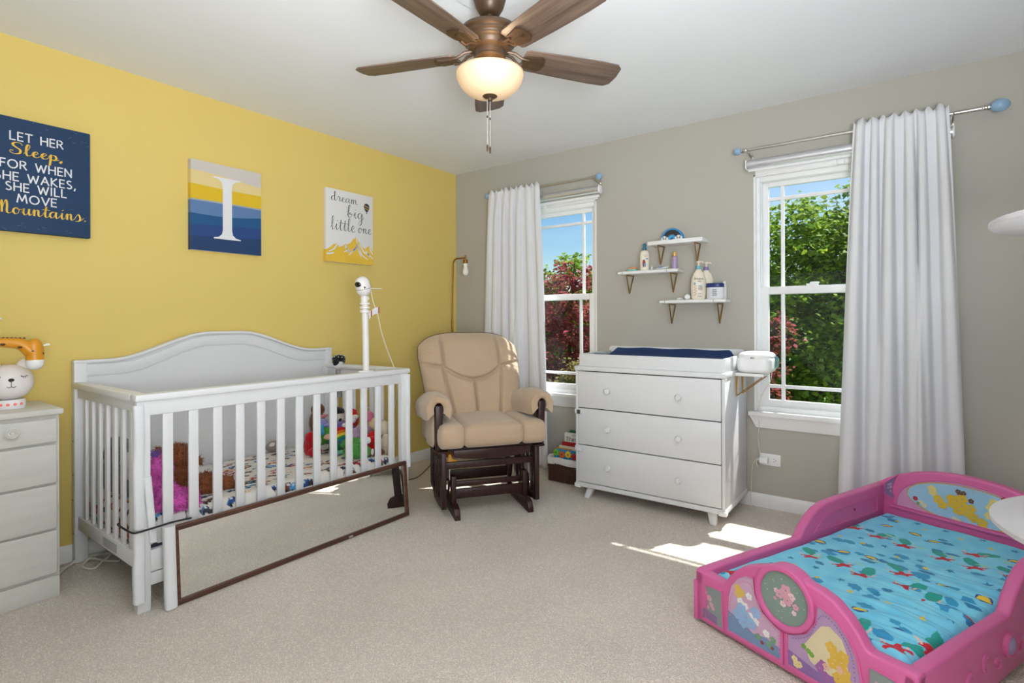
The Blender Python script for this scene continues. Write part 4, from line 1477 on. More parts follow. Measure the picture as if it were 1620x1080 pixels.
# crib mattress with printed sheet -----------------------------------------
def print_grid(name, m, P, C, parent=None, world=True, smooth=True):
    """surface from a point grid P[n][m] (numpy) with per-vertex print colours C"""
    n, k = P.shape[:2]
    V = P.reshape(-1, 3).astype(float)
    if parent is not None and world:
        Mi = np.array(MW[parent.name].inverted())
        V = V @ Mi[:3, :3].T + Mi[:3, 3]
    me = bpy.data.meshes.new(name)
    me.vertices.add(len(V))
    me.vertices.foreach_set('co', V.ravel())
    i, j = np.meshgrid(np.arange(n - 1), np.arange(k - 1), indexing='ij')
    a = (i * k + j).ravel()
    q = np.stack([a, a + k, a + k + 1, a + 1], 1)
    me.loops.add(q.size)
    me.loops.foreach_set('vertex_index', q.ravel())
    me.polygons.add(len(q))
    me.polygons.foreach_set('loop_start', np.arange(len(q)) * 4)
    me.update(calc_edges=True)
    ca = me.color_attributes.new('print', 'FLOAT_COLOR', 'POINT')
    c4 = np.concatenate([C.reshape(-1, 3), np.ones((len(V), 1))], 1)
    ca.data.foreach_set('color', c4.ravel())
    if smooth:
        me.polygons.foreach_set('use_smooth', [True] * len(me.polygons))
    me.materials.append(m)
    ob = bpy.data.objects.new(name, me)
    COL.objects.link(ob)
    if parent is not None:
        ob.parent = parent
    return ob


def L3(c):
    return np.array(rgb(*c)[:3])


def paint_poly(C, Uc, Vc, pts, col):
    """fill polygon in (U,V) metres on the colour grid"""
    pts = np.array(pts)
    lo, hi = pts.min(0), pts.max(0)
    sel = (Uc >= lo[0]) & (Uc <= hi[0]) & (Vc >= lo[1]) & (Vc <= hi[1])
    if not sel.any():
        return
    u, v = Uc[sel], Vc[sel]
    ins = np.zeros(len(u), bool)
    n = len(pts)
    for i in range(n):
        x1, y1 = pts[i]
        x2, y2 = pts[(i + 1) % n]
        c = ((y1 > v) != (y2 > v)) & (u < (x2 - x1) * (v - y1) / (y2 - y1 + 1e-12) + x1)
        ins ^= c
    tmp = C[sel]
    tmp[ins] = col
    C[sel] = tmp


def rot(pts, a, s, o):
    ca, sa = math.cos(a), math.sin(a)
    return [(o[0] + s * (x * ca - y * sa), o[1] + s * (x * sa + y * ca)) for x, y in pts]


ellp = lambda a, b, n=14, cx=0, cy=0: [(cx + a * math.cos(2 * PI * i / n), cy + b * math.sin(2 * PI * i / n)) for i in range(n)]
mat_root = thing('crib_mattress', (.40, -2.04, .195), 0, 'crib mattress in white sheet printed with small colourful cars', 'mattress')
M_sheet = attr_mat('printed_cotton', .85, bump=.05, bscale=700)
ux = np.linspace(.062, .776, 190)
vy = np.linspace(CY0 + .055, CY1 - .055, 340)
U, V = np.meshgrid(ux, vy, indexing='ij')
e = np.minimum(np.minimum(U - ux[0], ux[-1] - U), np.minimum(V - vy[0], vy[-1] - V))
Z = .350 - .05 * np.clip(1 - e / .05, 0, 1) ** 2 + .002 * np.sin(U * 40 + V * 13) + .0015 * np.sin(V * 60 - U * 25)
Cc = np.tile(L3((226, 222, 218)), U.shape + (1,))
r = random.Random(21)
carcols = [(168, 36, 40), (40, 78, 140), (120, 62, 44), (70, 150, 205), (214, 130, 60), (52, 56, 74), (196, 60, 54), (96, 60, 50)]
for k in range(230):
    o = (r.uniform(.07, .77), r.uniform(CY0 + .07, CY1 - .07))
    s = r.uniform(.016, .026)
    c = L3(r.choice(carcols))
    an = r.uniform(-.5, .5) + PI / 2
    paint_poly(Cc, U, V, rot([(-1.3, -.4), (1.3, -.4), (1.4, .05), (.7, .2), (.4, .6), (-.5, .6), (-.9, .2), (-1.4, .1)], an, s, o), c)
    paint_poly(Cc, U, V, rot(ellp(.3, .3, 8, -.75, -.4), an, s, o), L3((40, 38, 40)))
    paint_poly(Cc, U, V, rot(ellp(.3, .3, 8, .75, -.4), an, s, o), L3((40, 38, 40)))
    paint_poly(Cc, U, V, rot([(-.4, .2), (.3, .2), (.2, .5), (-.35, .5)], an, s, o), L3((206, 220, 230)))
for k in range(120):
    o = (r.uniform(.07, .77), r.uniform(CY0 + .07, CY1 - .07))
    paint_poly(Cc, U, V, rot([(-1, -.1), (1, -.15), (.8, .15), (-1, .1)], r.uniform(0, 3), r.uniform(.008, .02), o), L3(r.choice([(60, 60, 70), (90, 150, 200), (220, 170, 90), (70, 70, 84)])))
print_grid('top', M_sheet, np.stack([U, V, Z], -1), Cc, mat_root)
# sides of the mattress, same print
for nm, fixed in (('side', 'x'), ('side', 'y0'), ('side', 'y1')):
    a = vy if fixed == 'x' else ux
    zz = np.linspace(.205, .305, 40)
    A_, Z_ = np.meshgrid(a, zz, indexing='ij')
    bul = .010 * np.sin(np.pi * (Z_ - .205) / .10)
    C2 = np.tile(L3((226, 222, 218)), A_.shape + (1,))
    for k in range(60):
        o = (r.uniform(a[0], a[-1]), r.uniform(.22, .29))
        paint_poly(C2, A_, Z_, rot([(-1.3, -.4), (1.3, -.4), (1.4, .05), (.7, .2), (.4, .6), (-.5, .6), (-1.4, .1)], r.uniform(-.3, .3), r.uniform(.016, .026), o), L3(r.choice(carcols)))
    if fixed == 'x':
        Pm = np.stack([np.full_like(A_, ux[-1]) + bul, A_, Z_], -1)
    else:
        Pm = np.stack([A_, np.full_like(A_, vy[0] if fixed == 'y0' else vy[-1]) + (bul if fixed == 'y1' else -bul), Z_], -1)
    print_grid(nm, M_sheet, Pm, C2, mat_root)

# ================================================================== mirror leaning on the crib
mr = thing('mirror', (.848, -2.0, 0), 0, 'long brown-framed mirror leaning sideways against the crib front', 'mirror')
M_mwood = wood_mat('mirror_frame_wood', (112, 76, 58), (76, 48, 36), (60, 4, 60))
my0, my1, mh = -2.632, -1.374, .318
tilt = math.radians(4.5)
fm = lambda u, v, w: (.868 - v * math.sin(tilt) + w * math.cos(tilt), u, v * math.cos(tilt) + w * math.sin(tilt) + .0015)


def bar2(u0, u1, v0, v1, w0, w1, nm, m, parent, bev=.002):
    return G().prism([(u0, v0), (u1, v0), (u1, v1), (u0, v1)], w0, w1, fm).make(nm, m, parent, bevel=bev)


bar2(my0, my1, mh - .022, mh, -.012, .006, 'frame_bar', M_mwood, mr)
bar2(my0, my1, 0, .022, -.012, .006, 'frame_bar', M_mwood, mr)
bar2(my0, my0 + .020, .022, mh - .022, -.012, .006, 'frame_bar', M_mwood, mr)
bar2(my1 - .022, my1, .022, mh - .022, -.012, .006, 'frame_bar', M_mwood, mr)
for v in (mh - .016, mh - .009, .007, .014):
    bar2(my0 + .002, my1 - .002, v - .0012, v + .0012, .006, .0072, 'frame_bead', mat('frame_bead', (70, 42, 30), .5), mr, 0)
mg_ = mat('mirror_silver', (238, 240, 238), .015, 1.0, var=0)
bar2(my0 + .018, my1 - .020, .020, mh - .020, -.006, -.002, 'glass', mg_, mr, 0)
bar2(-1.80, -1.775, .004, .012, .006, .0068, 'sticker', M_inkw, mr, 0)
foam_strip([(.868 - .020 * t + .004, my0 - .018, .004 + .322 * t) for t in [i / 8 for i in range(9)]], (.017, .022), 'edge_guard', mr)
tag(G().tube(cr([(.735, CY0 - .036, .352), (.745, CY0 - .040, .349), (.80, CY0 - .030, .338), (.838, CY0 - .022, .334), (.848, CY0 - .004, .334), (.851, -2.70, .336), (.856, -2.64, .340), (.856, -2.566, .336)], 6) , .0038, 8).make('strap', M_black), 'black elastic cord tying the mirror to the crib post', 'strap')
for yy in (-2.640, -2.566):
    pass

# ================================================================== plush toys in the crib
def plush_mat(name, col):
    return mat(name, col, .95, var=.12, vscale=30, bump=.5, bscale=160, sheen=.3, spec=.1)


def fur(parent, src, m, n, length, seed, name='fur'):
    """short pile standing on the body mesh"""
    r = np.random.RandomState(seed)
    me0 = src.data
    me0.calc_loop_triangles()
    nv = len(me0.vertices)
    co = np.empty(nv * 3); me0.vertices.foreach_get('co', co); co = co.reshape(-1, 3)
    tr = np.empty(len(me0.loop_triangles) * 3, int); me0.loop_triangles.foreach_get('vertices', tr); tr = tr.reshape(-1, 3)
    a, b, c = co[tr[:, 0]], co[tr[:, 1]], co[tr[:, 2]]
    nn = np.cross(b - a, c - a)
    ar = np.linalg.norm(nn, axis=1) + 1e-12
    k = r.choice(len(tr), n, p=ar / ar.sum())
    w = r.rand(n, 2)
    fl = w.sum(1) > 1
    w[fl] = 1 - w[fl]
    p = a[k] + (b - a)[k] * w[:, :1] + (c - a)[k] * w[:, 1:]
    nrm = nn[k] / ar[k][:, None]
    d = nrm + r.normal(size=(n, 3)) * .45 + np.array([0, 0, -.25])
    d /= np.linalg.norm(d, axis=1)[:, None]
    s = np.cross(d, r.normal(size=(n, 3)))
    s /= np.linalg.norm(s, axis=1)[:, None]
    ln = length * (.6 + .8 * r.rand(n, 1))
    V = np.stack([p - s * ln * .16, p + s * ln * .16, p + d * ln], 1).reshape(-1, 3)
    me = bpy.data.meshes.new(name)
    me.vertices.add(n * 3); me.vertices.foreach_set('co', V.ravel())
    me.loops.add(n * 3); me.loops.foreach_set('vertex_index', np.arange(n * 3))
    me.polygons.add(n); me.polygons.foreach_set('loop_start', np.arange(n) * 3)
    me.update(calc_edges=True)
    me.materials.append(m)
    ob = bpy.data.objects.new(name, me)
    COL.objects.link(ob)
    ob.parent = parent
    ob['kind'] = 'stuff'
    return ob


def eo(g, p, r, rz=0, rx=0, ry=0, nu=16, nv=12):
    return g.ell((0, 0, 0), r, nu, nv, Matrix.Translation(p) @ Matrix.Rotation(rz, 4, 'Z') @ Matrix.Rotation(ry, 4, 'Y') @ Matrix.Rotation(rx, 4, 'X'))


MT = .350
pk = thing('plush_monster', (.64, -2.60, MT), 0, 'fuzzy magenta plush with purple tuft slumped at crib corner', 'plush toy', 'plush toys in the crib')
Mp = plush_mat('magenta_plush', (222, 96, 192))
g = G()
eo(g, (.635, -2.606, .43), (.058, .050, .085))
eo(g, (.640, -2.606, .515), (.050, .046, .050))
eo(g, (.735, -2.570, .375), (.030, .066, .030), .55, -.35)
eo(g, (.715, -2.600, .42), (.030, .042, .040), .3)
eo(g, (.740, -2.515, .362), (.030, .028, .026))
eo(g, (.70, -2.615, .375), (.045, .036, .034))
eo(g, (.66, -2.53, .375), (.075, .040, .034), .9)
bd = g.make('body', Mp, pk)
fur(pk, bd, Mp, 5200, .016, 1)
g = G()
for i in range(14):
    a = i * 2.4
    g.tube([(.63, -2.615, .553), (.63 + .012 * math.cos(a), -2.617 + .012 * math.sin(a), .575), (.63 + .028 * math.cos(a), -2.620 + .028 * math.sin(a), .585 + .01 * (i % 3))], [.006, .004, .001], 5)
tag(g.make('hair_tuft', plush_mat('purple_tuft', (120, 92, 176)), pk), 'purple hair tuft')

br = thing('teddy_bear', (.50, -2.44, MT), 0, 'shaggy brown teddy bear sitting behind the magenta plush', 'plush toy', 'plush toys in the crib')
Mb_ = plush_mat('brown_plush', (146, 84, 46))
g = G()
eo(g, (.475, -2.475, .425), (.075, .068, .085))
eo(g, (.480, -2.478, .515), (.062, .062, .056))
eo(g, (.46, -2.535, .545), (.024, .020, .022))
eo(g, (.50, -2.425, .548), (.024, .018, .022))
eo(g, (.55, -2.415, .490), (.022, .022, .02))
eo(g, (.575, -2.385, .390), (.050, .050, .042), .3)
eo(g, (.60, -2.390, .372), (.040, .085, .030), -.4)
eo(g, (.62, -2.312, .370), (.034, .040, .040))
eo(g, (.55, -2.47, .372), (.085, .040, .030), .4)
bd = g.make('body', Mb_, br)
fur(br, bd, Mb_, 6500, .016, 2)

# clothes piled at the crib's left end
bk = thing('folded_blanket', (.30, -2.56, MT), 0, 'grey striped blanket bunched up at the left end of crib', 'blanket')
Mbl = mat('blanket_knit', (122, 126, 138), .95, var=.35, vscale=4, stretch=(2, 2, 40), bump=.3, bscale=120)
g = G()
g.rbox((.30, -2.615, .43), (.30, .12, .17), .06, 10, warp=lambda w, p: (w.x + .01 * math.sin(w.z * 50), w.y + .015 * math.sin(w.x * 30), w.z + .015 * math.sin(w.x * 22)))
g.rbox((.22, -2.62, .53), (.16, .10, .12), .05, 8, warp=lambda w, p: (w.x, w.y + .01 * math.sin(w.z * 60), w.z + .012 * math.sin(w.x * 40)))
g.make('cloth', Mbl, bk)
G().rbox((.42, -2.625, .50), (.10, .08, .13), .035, 8, warp=lambda w, p: (w.x, w.y + .008 * math.sin(w.z * 70), w.z)).make('white_fold', mat('white_knit', (222, 222, 222), .95, bump=.3, bscale=150), bk)
pw = tag(G().rbox((.14, -2.61, .46), (.09, .09, .20), .04, 8).make('tan_pillow', plush_mat('tan_cloth', (176, 150, 116))), 'tan cloth roll at the crib corner behind the bars', 'cushion')


def toy(name, label, parts):
    """parts: list of (part name, colour, [(pos, radii, rz), ...])"""
    q = parts[0][2][0][0]
    t_ = thing(name, (q[0], q[1], MT), 0, label, 'plush toy', 'plush toys in the crib')
    for nm, c, es in parts:
        g = G()
        for e_ in es:
            eo(g, e_[0], e_[1], *e_[2:])
        g.make(nm, plush_mat('plush_%d_%d_%d' % c, c), t_)
    return t_


toy('plush_bunny', 'grey spotted plush lying low against the headboard', [('body', (150, 138, 136), [((.13, -1.78, .385), (.045, .06, .035))]), ('spots', (232, 226, 222), [((.165, -1.745, .39), (.018, .02, .018)), ((.15, -1.81, .40), (.015, .02, .015))])])
toy('plush_bird', 'red plush with cream face at the left of the toy pile', [('body', (186, 30, 38), [((.36, -1.685, .400), (.05, .042, .075)), ((.38, -1.70, .45), (.035, .035, .04)), ((.42, -1.70, .375), (.03, .045, .028))]), ('face', (232, 204, 178), [((.408, -1.672, .432), (.02, .022, .03))])])
toy('plush_turtle', 'dark green plush with mint feet in front of the toy pile', [('body', (18, 116, 74), [((.46, -1.590, .385), (.045, .032, .045)), ((.45, -1.60, .42), (.03, .025, .03))]), ('feet', (120, 190, 170), [((.50, -1.60, .362), (.018, .02, .014), .4), ((.505, -1.575, .362), (.018, .016, .014), -.4), ((.49, -1.592, .375), (.012, .012, .024))]), ('head', (214, 176, 150), [((.44, -1.615, .452), (.028, .036, .018))])])
toy('plush_dog', 'brown plush puppy at the back of the toy pile', [('body', (104, 66, 44), [((.22, -1.55, .50), (.06, .045, .085)), ((.22, -1.545, .585), (.045, .042, .04))]), ('ear', (212, 136, 140), [((.265, -1.55, .545), (.012, .05, .012), 0, .1)])])
toy('plush_dinosaur', 'green and lavender plush dragon beside the rainbow ball', [('body', (84, 158, 62), [((.36, -1.575, .455), (.05, .045, .06)), ((.36, -1.61, .425), (.03, .04, .035))]), ('wings', (150, 148, 200), [((.35, -1.60, .52), (.03, .032, .03)), ((.37, -1.57, .51), (.03, .04, .018))]), ('spikes', (72, 156, 206), [((.375, -1.625, .50), (.02, .014, .022)), ((.385, -1.625, .475), (.015, .012, .02))])])
toy('plush_sheep', 'cream and black plush above the rainbow ball', [('body', (206, 198, 186), [((.30, -1.455, .525), (.05, .05, .045))]), ('cap', (44, 42, 46), [((.29, -1.45, .566), (.045, .045, .03))]), ('eye', (40, 38, 40), [((.348, -1.47, .52), (.006, .01, .012))])])
rb = thing('plush_rainbow', (.42, -1.50, MT), 0, 'purple plush ball with rainbow stripes in the toy pile', 'plush toy', 'plush toys in the crib')
G().ell((.42, -1.505, .440), (.075, .088, .088), 24, 16).make('body', plush_mat('purple_plush', (108, 92, 164)), rb)
rc_ = [(200, 40, 44), (224, 120, 40), (232, 204, 64), (60, 150, 80), (44, 120, 170)]
for i, c in enumerate(rc_):
    g = G()
    P = []
    for k in range(15):
        a = math.radians(20 + 130 * k / 14)
        row = []
        for j in range(3):
            rr = .108 - i * .015 - j * .0075
            y_, z_ = rr * math.cos(a), rr * math.sin(a)
            y_, z_ = y_ - .03, z_ - .045
            x_ = .075 * math.sqrt(max(0.02, 1 - (y_ / .088) ** 2 - (z_ / .088) ** 2)) + .002
            row.append((.42 + x_, -1.505 + y_, .440 + z_))
        P.append(row)
    g.grid(P).make('stripe', plush_mat('stripe_%d' % i, c), rb, recalc=False)
G().ell((.487, -1.535, .515), (.018, .022, .014), 12, 8).ell((.45, -1.46, .525), (.02, .03, .018), 12, 8).make('cloud', M_inkw, rb)
toy('plush_hat', 'red and white plush behind the rainbow ball', [('body', (206, 36, 40), [((.33, -1.365, .51), (.045, .04, .06)), ((.32, -1.36, .55), (.035, .032, .03))]), ('trim', (236, 232, 226), [((.37, -1.385, .525), (.022, .035, .018), 0, .2)])])
gp = thing('plush_green', (.65, -1.59, MT), 0, 'shaggy lime green plush at the front of the toy pile', 'plush toy', 'plush toys in the crib')
Mg1 = plush_mat('lime_plush', (96, 176, 84))
g = G()
eo(g, (.640, -1.600, .395), (.05, .05, .042))
eo(g, (.675, -1.565, .385), (.045, .05, .034))
eo(g, (.610, -1.555, .42), (.05, .05, .03))
eo(g, (.625, -1.615, .435), (.035, .035, .028))
bd = g.make('body', Mg1, gp)
fur(gp, bd, Mg1, 3000, .012, 4)
eo(G(), (.660, -1.520, .376), (.05, .035, .026)).make('belly', plush_mat('tan_plush', (150, 106, 60)), gp)
toy('plush_elephant', 'lilac plush leaning at the centre of the toy pile', [('body', (176, 150, 178), [((.535, -1.500, .425), (.05, .050, .072)), ((.555, -1.455, .485), (.045, .045, .032))]), ('ear', (206, 120, 150), [((.555, -1.415, .555), (.030, .036, .036))])])
toy('plush_red', 'plush in bright red shirt with cream head, right of pile', [('shirt', (208, 26, 34), [((.610, -1.418, .415), (.050, .050, .062)), ((.650, -1.465, .432), (.030, .036, .024)), ((.640, -1.440, .385), (.035, .040, .034))]), ('head', (222, 198, 164), [((.590, -1.385, .510), (.042, .044, .042)), ((.560, -1.415, .535), (.018, .018, .018))]), ('hand', (240, 236, 230), [((.665, -1.505, .440), (.016, .014, .020))]), ('leg', (110, 72, 46), [((.690, -1.490, .366), (.036, .022, .018)), ((.700, -1.445, .366), (.036, .020, .018))]), ('tag', (236, 236, 234), [((.715, -1.515, .380), (.003, .010, .020))])])
toy('plush_panda', 'cream and black plush slumped in the front right crib corner', [('body', (204, 190, 164), [((.715, -1.410, .410), (.040, .030, .062)), ((.690, -1.405, .500), (.042, .036, .044))]), ('patch', (36, 34, 38), [((.728, -1.395, .492), (.010, .012, .016)), ((.735, -1.400, .450), (.012, .012, .022))])])

# black-and-white cloth toy tied to the rear right corner of the crib
bw = thing('hanging_toy', (.17, -1.36, .62), 0, 'black and white cloth animal hanging at the crib rear corner', 'plush toy')
g = G()
eo(g, (.185, -1.362, .895), (.040, .046, .028))
eo(g, (.20, -1.395, .875), (.022, .022, .026))
eo(g, (.17, -1.33, .885), (.026, .028, .026))
g.make('cap', plush_mat('black_cloth', (30, 30, 34)), bw)
g = G()
eo(g, (.195, -1.372, .855), (.032, .036, .032))
eo(g, (.19, -1.345, .84), (.030, .030, .026))
g.make('head', plush_mat('white_cloth', (218, 216, 212)), bw)
g = G()
for i in range(16):
    a, b = rnd.uniform(0, 6.28), rnd.uniform(.3, 1.2)
    g.ell((.185 + .041 * math.sin(b) * math.cos(a), -1.362 + .047 * math.sin(b) * math.sin(a), .895 + .029 * math.cos(b)), (.004, .004, .003), 6, 4)
g.make('dots', M_inkw, bw)
G().tube(cr([(.185, -1.362, .855), (.19, -1.366, .78), (.18, -1.360, .70), (.185, -1.362, .64)], 5), [.02] * 15 + [.018], 10).make('body', mat('zebra_cloth', (150, 150, 150), .9, var=.48, vscale=30), bw)
tag(G().tube(cr([(.165, -1.405, .87), (.14, -1.43, .86), (.12, -1.44, .84), (.11, -1.44, .82)], 5), [.004] * 16, 6).make('cord', M_cable, bw), 'white loop')

# ================================================================== baby monitor on clamp pole
bm_ = thing('baby_monitor', (.79, -1.618, .862), 0, 'white baby camera on a clamp-on pole over the crib rail', 'baby monitor')
M_mon = mat('monitor_white', (230, 226, 222), .4, var=.01)
px_, py_ = .790, -1.618
G().lathe([(.050, 0), (.051, .003), (.048, .007), (.02, .009)], 28, Matrix.Translation((px_, py_, .862)) @ Matrix.Diagonal((.62, 1, 1, 1))).make('clamp_plate', M_mon, bm_)
G().tube([(px_, py_, .866), (px_ + .002, py_ - .004, 1.05), (px_ + .003, py_ - .010, 1.24)], [.0185, .0180, .0175], 18).make('pole', M_mon, bm_)
g = G()
for z, r_, h in ((1.193, .027, .016), (1.216, .028, .014), (1.238, .028, .012)):
    g.lathe([(r_ - .003, 0), (r_, .002), (r_, h - .002), (r_ - .003, h)], 22, Matrix.Translation((px_ + .003, py_ - .009, z)))
g.lathe([(.020, 1.248), (.020, 1.285), (.017, 1.288)], 20, Matrix.Translation((px_ + .003, py_ - .012, 0)))
g.box(px_ - .002, px_ + .014, py_ + .002, py_ + .022, 1.180, 1.205)
g.make('clamp_collar', M_mon, bm_, bevel=.0)
hm = Matrix.Translation((px_ + .004, py_ - .022, 1.340)) @ Matrix.Rotation(.10, 4, 'Z') @ Matrix.Rotation(math.radians(16), 4, 'X')
g = G()
prof = []
for i in range(21):
    a = -PI / 2 + PI * i / 20
    prof.append((.041 * math.cos(a), (.041 * math.sin(a)) + (.016 if a > 0 else -.016)))
hd = G().lathe(prof, 26, hm).make('camera_head', M_mon, bm_)
G().lathe([(.0405, -.014), (.0418, -.0125), (.0405, -.011)], 26, hm).make('seam_ring', M_black, hd)
g = G().ell((0, 0, 0), (.024, .014, .018), 14, 10, hm @ Matrix.Translation((.0, -.031, .018)))
g.make('lens_face', mat('lens_black', (24, 24, 26), .15), hd)
G().ell((0, 0, 0), (.006, .004, .006), 10, 8, hm @ Matrix.Translation((.034, -.022, -.002))).make('sensor', M_black, hd)
G().tube([(px_ + .003, py_ - .013, 1.285), (px_ + .006, py_ + .008, 1.285), (px_ + .007, py_ + .012, 1.268)], .006, 8).make('neck_cable', M_mon, bm_)
G().box(px_ + .0, px_ + .018, py_ + .018, py_ + .105, 1.329, 1.333).make('antenna', M_mon, bm_, bevel=.001)
g = G()
P = [[(px_ + .012, py_ + .012 + .075 * s_, 1.155 + .045 * s_ + .008 * math.sin(4 * s_) + .035 * t_) for t_ in (0, 1)] for s_ in [i / 8 for i in range(9)]]
lb = g.grid(P).make('tag', M_inkw, bm_, recalc=False)
for s_ in (.22, .92):
    G().add([(px_ + .0135, py_ + .012 + .075 * (s_ + q) , 1.155 + .045 * (s_ + q) + .008 * math.sin(4 * (s_ + q)) + .035 * t_) for q, t_ in ((-.06, 0), (.06, 0), (.06, 1), (-.06, 1))], [[0, 1, 2, 3]]).make('tag_stripe', mat('tag_orange', (186, 84, 44), .6), lb, smooth=False, recalc=False)
g = G().lathe([(.026, 0), (.028, .004), (.010, .008), (.010, .10), (.030, .104), (.03, .110)], 18, Matrix.Translation((px_ - .035, py_ + .012, .655)))
g.make('clamp_screw', mat('clear_plastic', (216, 214, 210), .2, alpha=.8), bm_)
tag(G().tube(cr([(px_ + .006, py_ + .03, 1.325), (px_, py_ + .05, 1.26), (px_, py_ + .085, 1.18), (px_, py_ + .105, 1.10), (px_ - .01, py_ + .16, .98), (px_ - .02, py_ + .225, .862), (px_ - .06, py_ + .27, .80), (px_ - .1, py_ + .315, .70), (px_ - .16, py_ + .33, .50), (px_ - .2, py_ + .34, .05)], 5), .0022, 6).make('monitor_cord', M_cable), 'thin white cord running down from the baby monitor', 'cord')
tag(G().tube(cr([(.02, -2.85, .012), (.10, -2.80, .010), (.06, -2.74, .012), (.05, -2.67, .008), (.14, -2.63, .03), (.19, -2.68, .02), (.21, -2.72, .008), (.14, -2.74, .008), (.10, -2.70, .02), (.16, -2.66, .012), (.21, -2.62, .008), (.15, -2.60, .008), (.08, -2.62, .008), (.05, -2.72, .02), (.09, -2.78, .012), (.15, -2.83, .008)], 7), .0045, 6).make('cord_tangle', M_cable), 'tangled white power cords on the floor behind the crib leg', 'cord')
tag(G().tube(cr([(.05, -1.20, .006), (.20, -1.12, .006), (.30, -1.02, .012), (.36, -.86, .006), (.30, -.70, .006), (.12, -.40, .006)], 7), .003, 6).make('lamp_cord', M_black), 'black lamp cord lying along the yellow wall', 'cord')

# ================================================================== white chest of drawers at the left edge
ch = thing('chest_of_drawers', (.20, -3.23, 0), 0, 'worn white painted chest of drawers at the left edge', 'chest of drawers')
M_paint = mat('brushed_white_paint', (214, 213, 206), .5, var=.05, vscale=5, stretch=(8, 1.2, 8), bump=.12, bscale=60)
kx, ky0, ky1 = .378, -3.60, -2.878
G().box(.012, kx - .014, ky0, ky1, .0, .762).make('carcass', M_paint, ch, bevel=.002)
G().box(.006, kx + .008, ky0 - .012, ky1 + .010, .764, .788).make('top', M_paint, ch, bevel=.004)
G().box(kx - .014, kx - .004, ky0 + .004, ky1 - .002, .0, .088).make('plinth', M_paint, ch, bevel=.003)
for za, zb_ in ((.648, .748), (.478, .640), (.288, .470), (.100, .280)):
    d_ = G().box(kx - .014, kx + .002, ky0 + .012, ky1 - .010, za, zb_).make('drawer', M_paint, ch, bevel=.006, seg=3)
    for yk in (ky0 + .157, ky1 - .154):
        zk = (za + zb_) / 2 + (.012 if zb_ > .7 else 0)
        if zb_ < .7 and yk > -3.2:
            continue
        G().lathe([(.008, 0), (.008, .008), (.022, .012), (.023, .016), (.019, .018), (.017, .017), (.014, .021), (.011, .021), (.009, .019), (.007, .024), (.002, .025)], 24,
                  Matrix.Translation((kx + .001, yk, zk)) @ Matrix.Rotation(PI / 2, 4, 'Y')).make('knob', M_paint, d_)

# bear night light and giraffe lamp on the chest
bx, by = .205, -3.006
be = thing('bear_light', (bx, by, .788), 0, 'white bear-face night light with closed eyes on the chest', 'night light')
M_sil = mat('white_silicone', (238, 232, 230), .45, var=.01, sub=.0)
G().lathe([(.052, 0), (.054, .003), (.053, .034), (.050, .038)], 28, Matrix.Translation((bx, by, .788))).make('base', M_vinyl, be)
g = G()
g.rbox((bx, by, .898), (.148, .158, .146), (.070, .074, .068), 12)
for s_ in (-1, 1):
    g.ell((bx - .005, by + s_ * .050, .965), (.018, .026, .028), 14, 10)
hd = g.make('head', M_sil, be)
fd = math.atan2(CAM.y - by, CAM.x - bx) + .10          # direction the face looks
fx_ = lambda u, v, w: (bx + (.0735 + w - .35 * u * u / .08 - .5 * max(0, abs(v) - .0) ** 2 / .07) * math.cos(fd) - u * math.sin(fd), by + (.0735 + w - .35 * u * u / .08 - .5 * v * v / .07) * math.sin(fd) + u * math.cos(fd), .893 + v)
g = G()
g.ell(fx_(0, .018, .002), (.007, .010, .007), 12, 8)
for s_ in (-1, 1):
    g.tube([fx_(s_ * u, v, .003) for u, v in ((.030, .034), (.036, .030), (.044, .030), (.050, .034))], .0012, 5)
    for u, v in ((.030, .034), (.036, .030), (.043, .030), (.049, .034)):
        g.tube([fx_(s_ * u, v, .003), fx_(s_ * (u + .003), v - .006, .003)], .0009, 4)
    g.tube([fx_(s_ * u, v, .003) for u, v in ((0, -.008), (.004, -.012), (.010, -.012), (.014, -.008))], .0011, 5)
g.tube([fx_(0, .012, .003), fx_(0, -.009, .003)], .0011, 5)
g.make('face_print', M_black, hd)
g = G()
for k in range(5):
    a = fd - 1.0 + .42 * k
    g.lathe([(.006, 0), (.0058, .002), (.003, .003)], 12, Matrix.Translation((bx + .0535 * math.cos(a), by + .0535 * math.sin(a), .808)) @ Matrix.Rotation(a, 4, 'Z') @ Matrix.Rotation(PI / 2, 4, 'Y'))
g.make('button', mat('button_red', (226, 120, 112), .4, emit=(230, 90, 80), estr=.25), be)

gi = thing('giraffe_lamp', (.300, -3.17, .788), 0, 'orange giraffe desk lamp arching its head over the bear', 'lamp')
M_gir = mat('giraffe_orange', (222, 150, 30), .35, var=.03)
gx = .300
G().lathe([(.055, 0), (.058, .004), (.056, .020), (.035, .028)], 28, Matrix.Translation((gx, -3.17, .788))).make('base', M_vinyl, gi)
neck = cr([(gx, -3.17, .81), (gx, -3.185, .92), (gx, -3.165, 1.02), (gx, -3.10, 1.066), (gx, -3.03, 1.066), (gx, -2.985, 1.058), (gx, -2.955, 1.030)], 6)
nn = len(neck)
G().tube(neck, [.017 + .012 * max(0, (i / nn - .55) / .45) for i in range(nn)], 16).make('neck', M_gir, gi)
g = G()
g.tube(cr([(gx, -2.962, 1.072), (gx, -2.948, 1.052), (gx, -2.943, 1.022), (gx, -2.943, .990)], 5), [.010, .016, .024, .028, .0295, .0305, .031, .0312, .0312, .031, .0308, .0305, .030, .030, .030, .030], 20)
hd = g.make('head', M_gir, gi)
G().lathe([(.030, .992), (.0305, .985), (.029, .970), (.023, .957), (.012, .951), (.002, .950)], 22, Matrix.Translation((gx, -2.943, 0))).make('muzzle', M_vinyl, gi)
g = G()
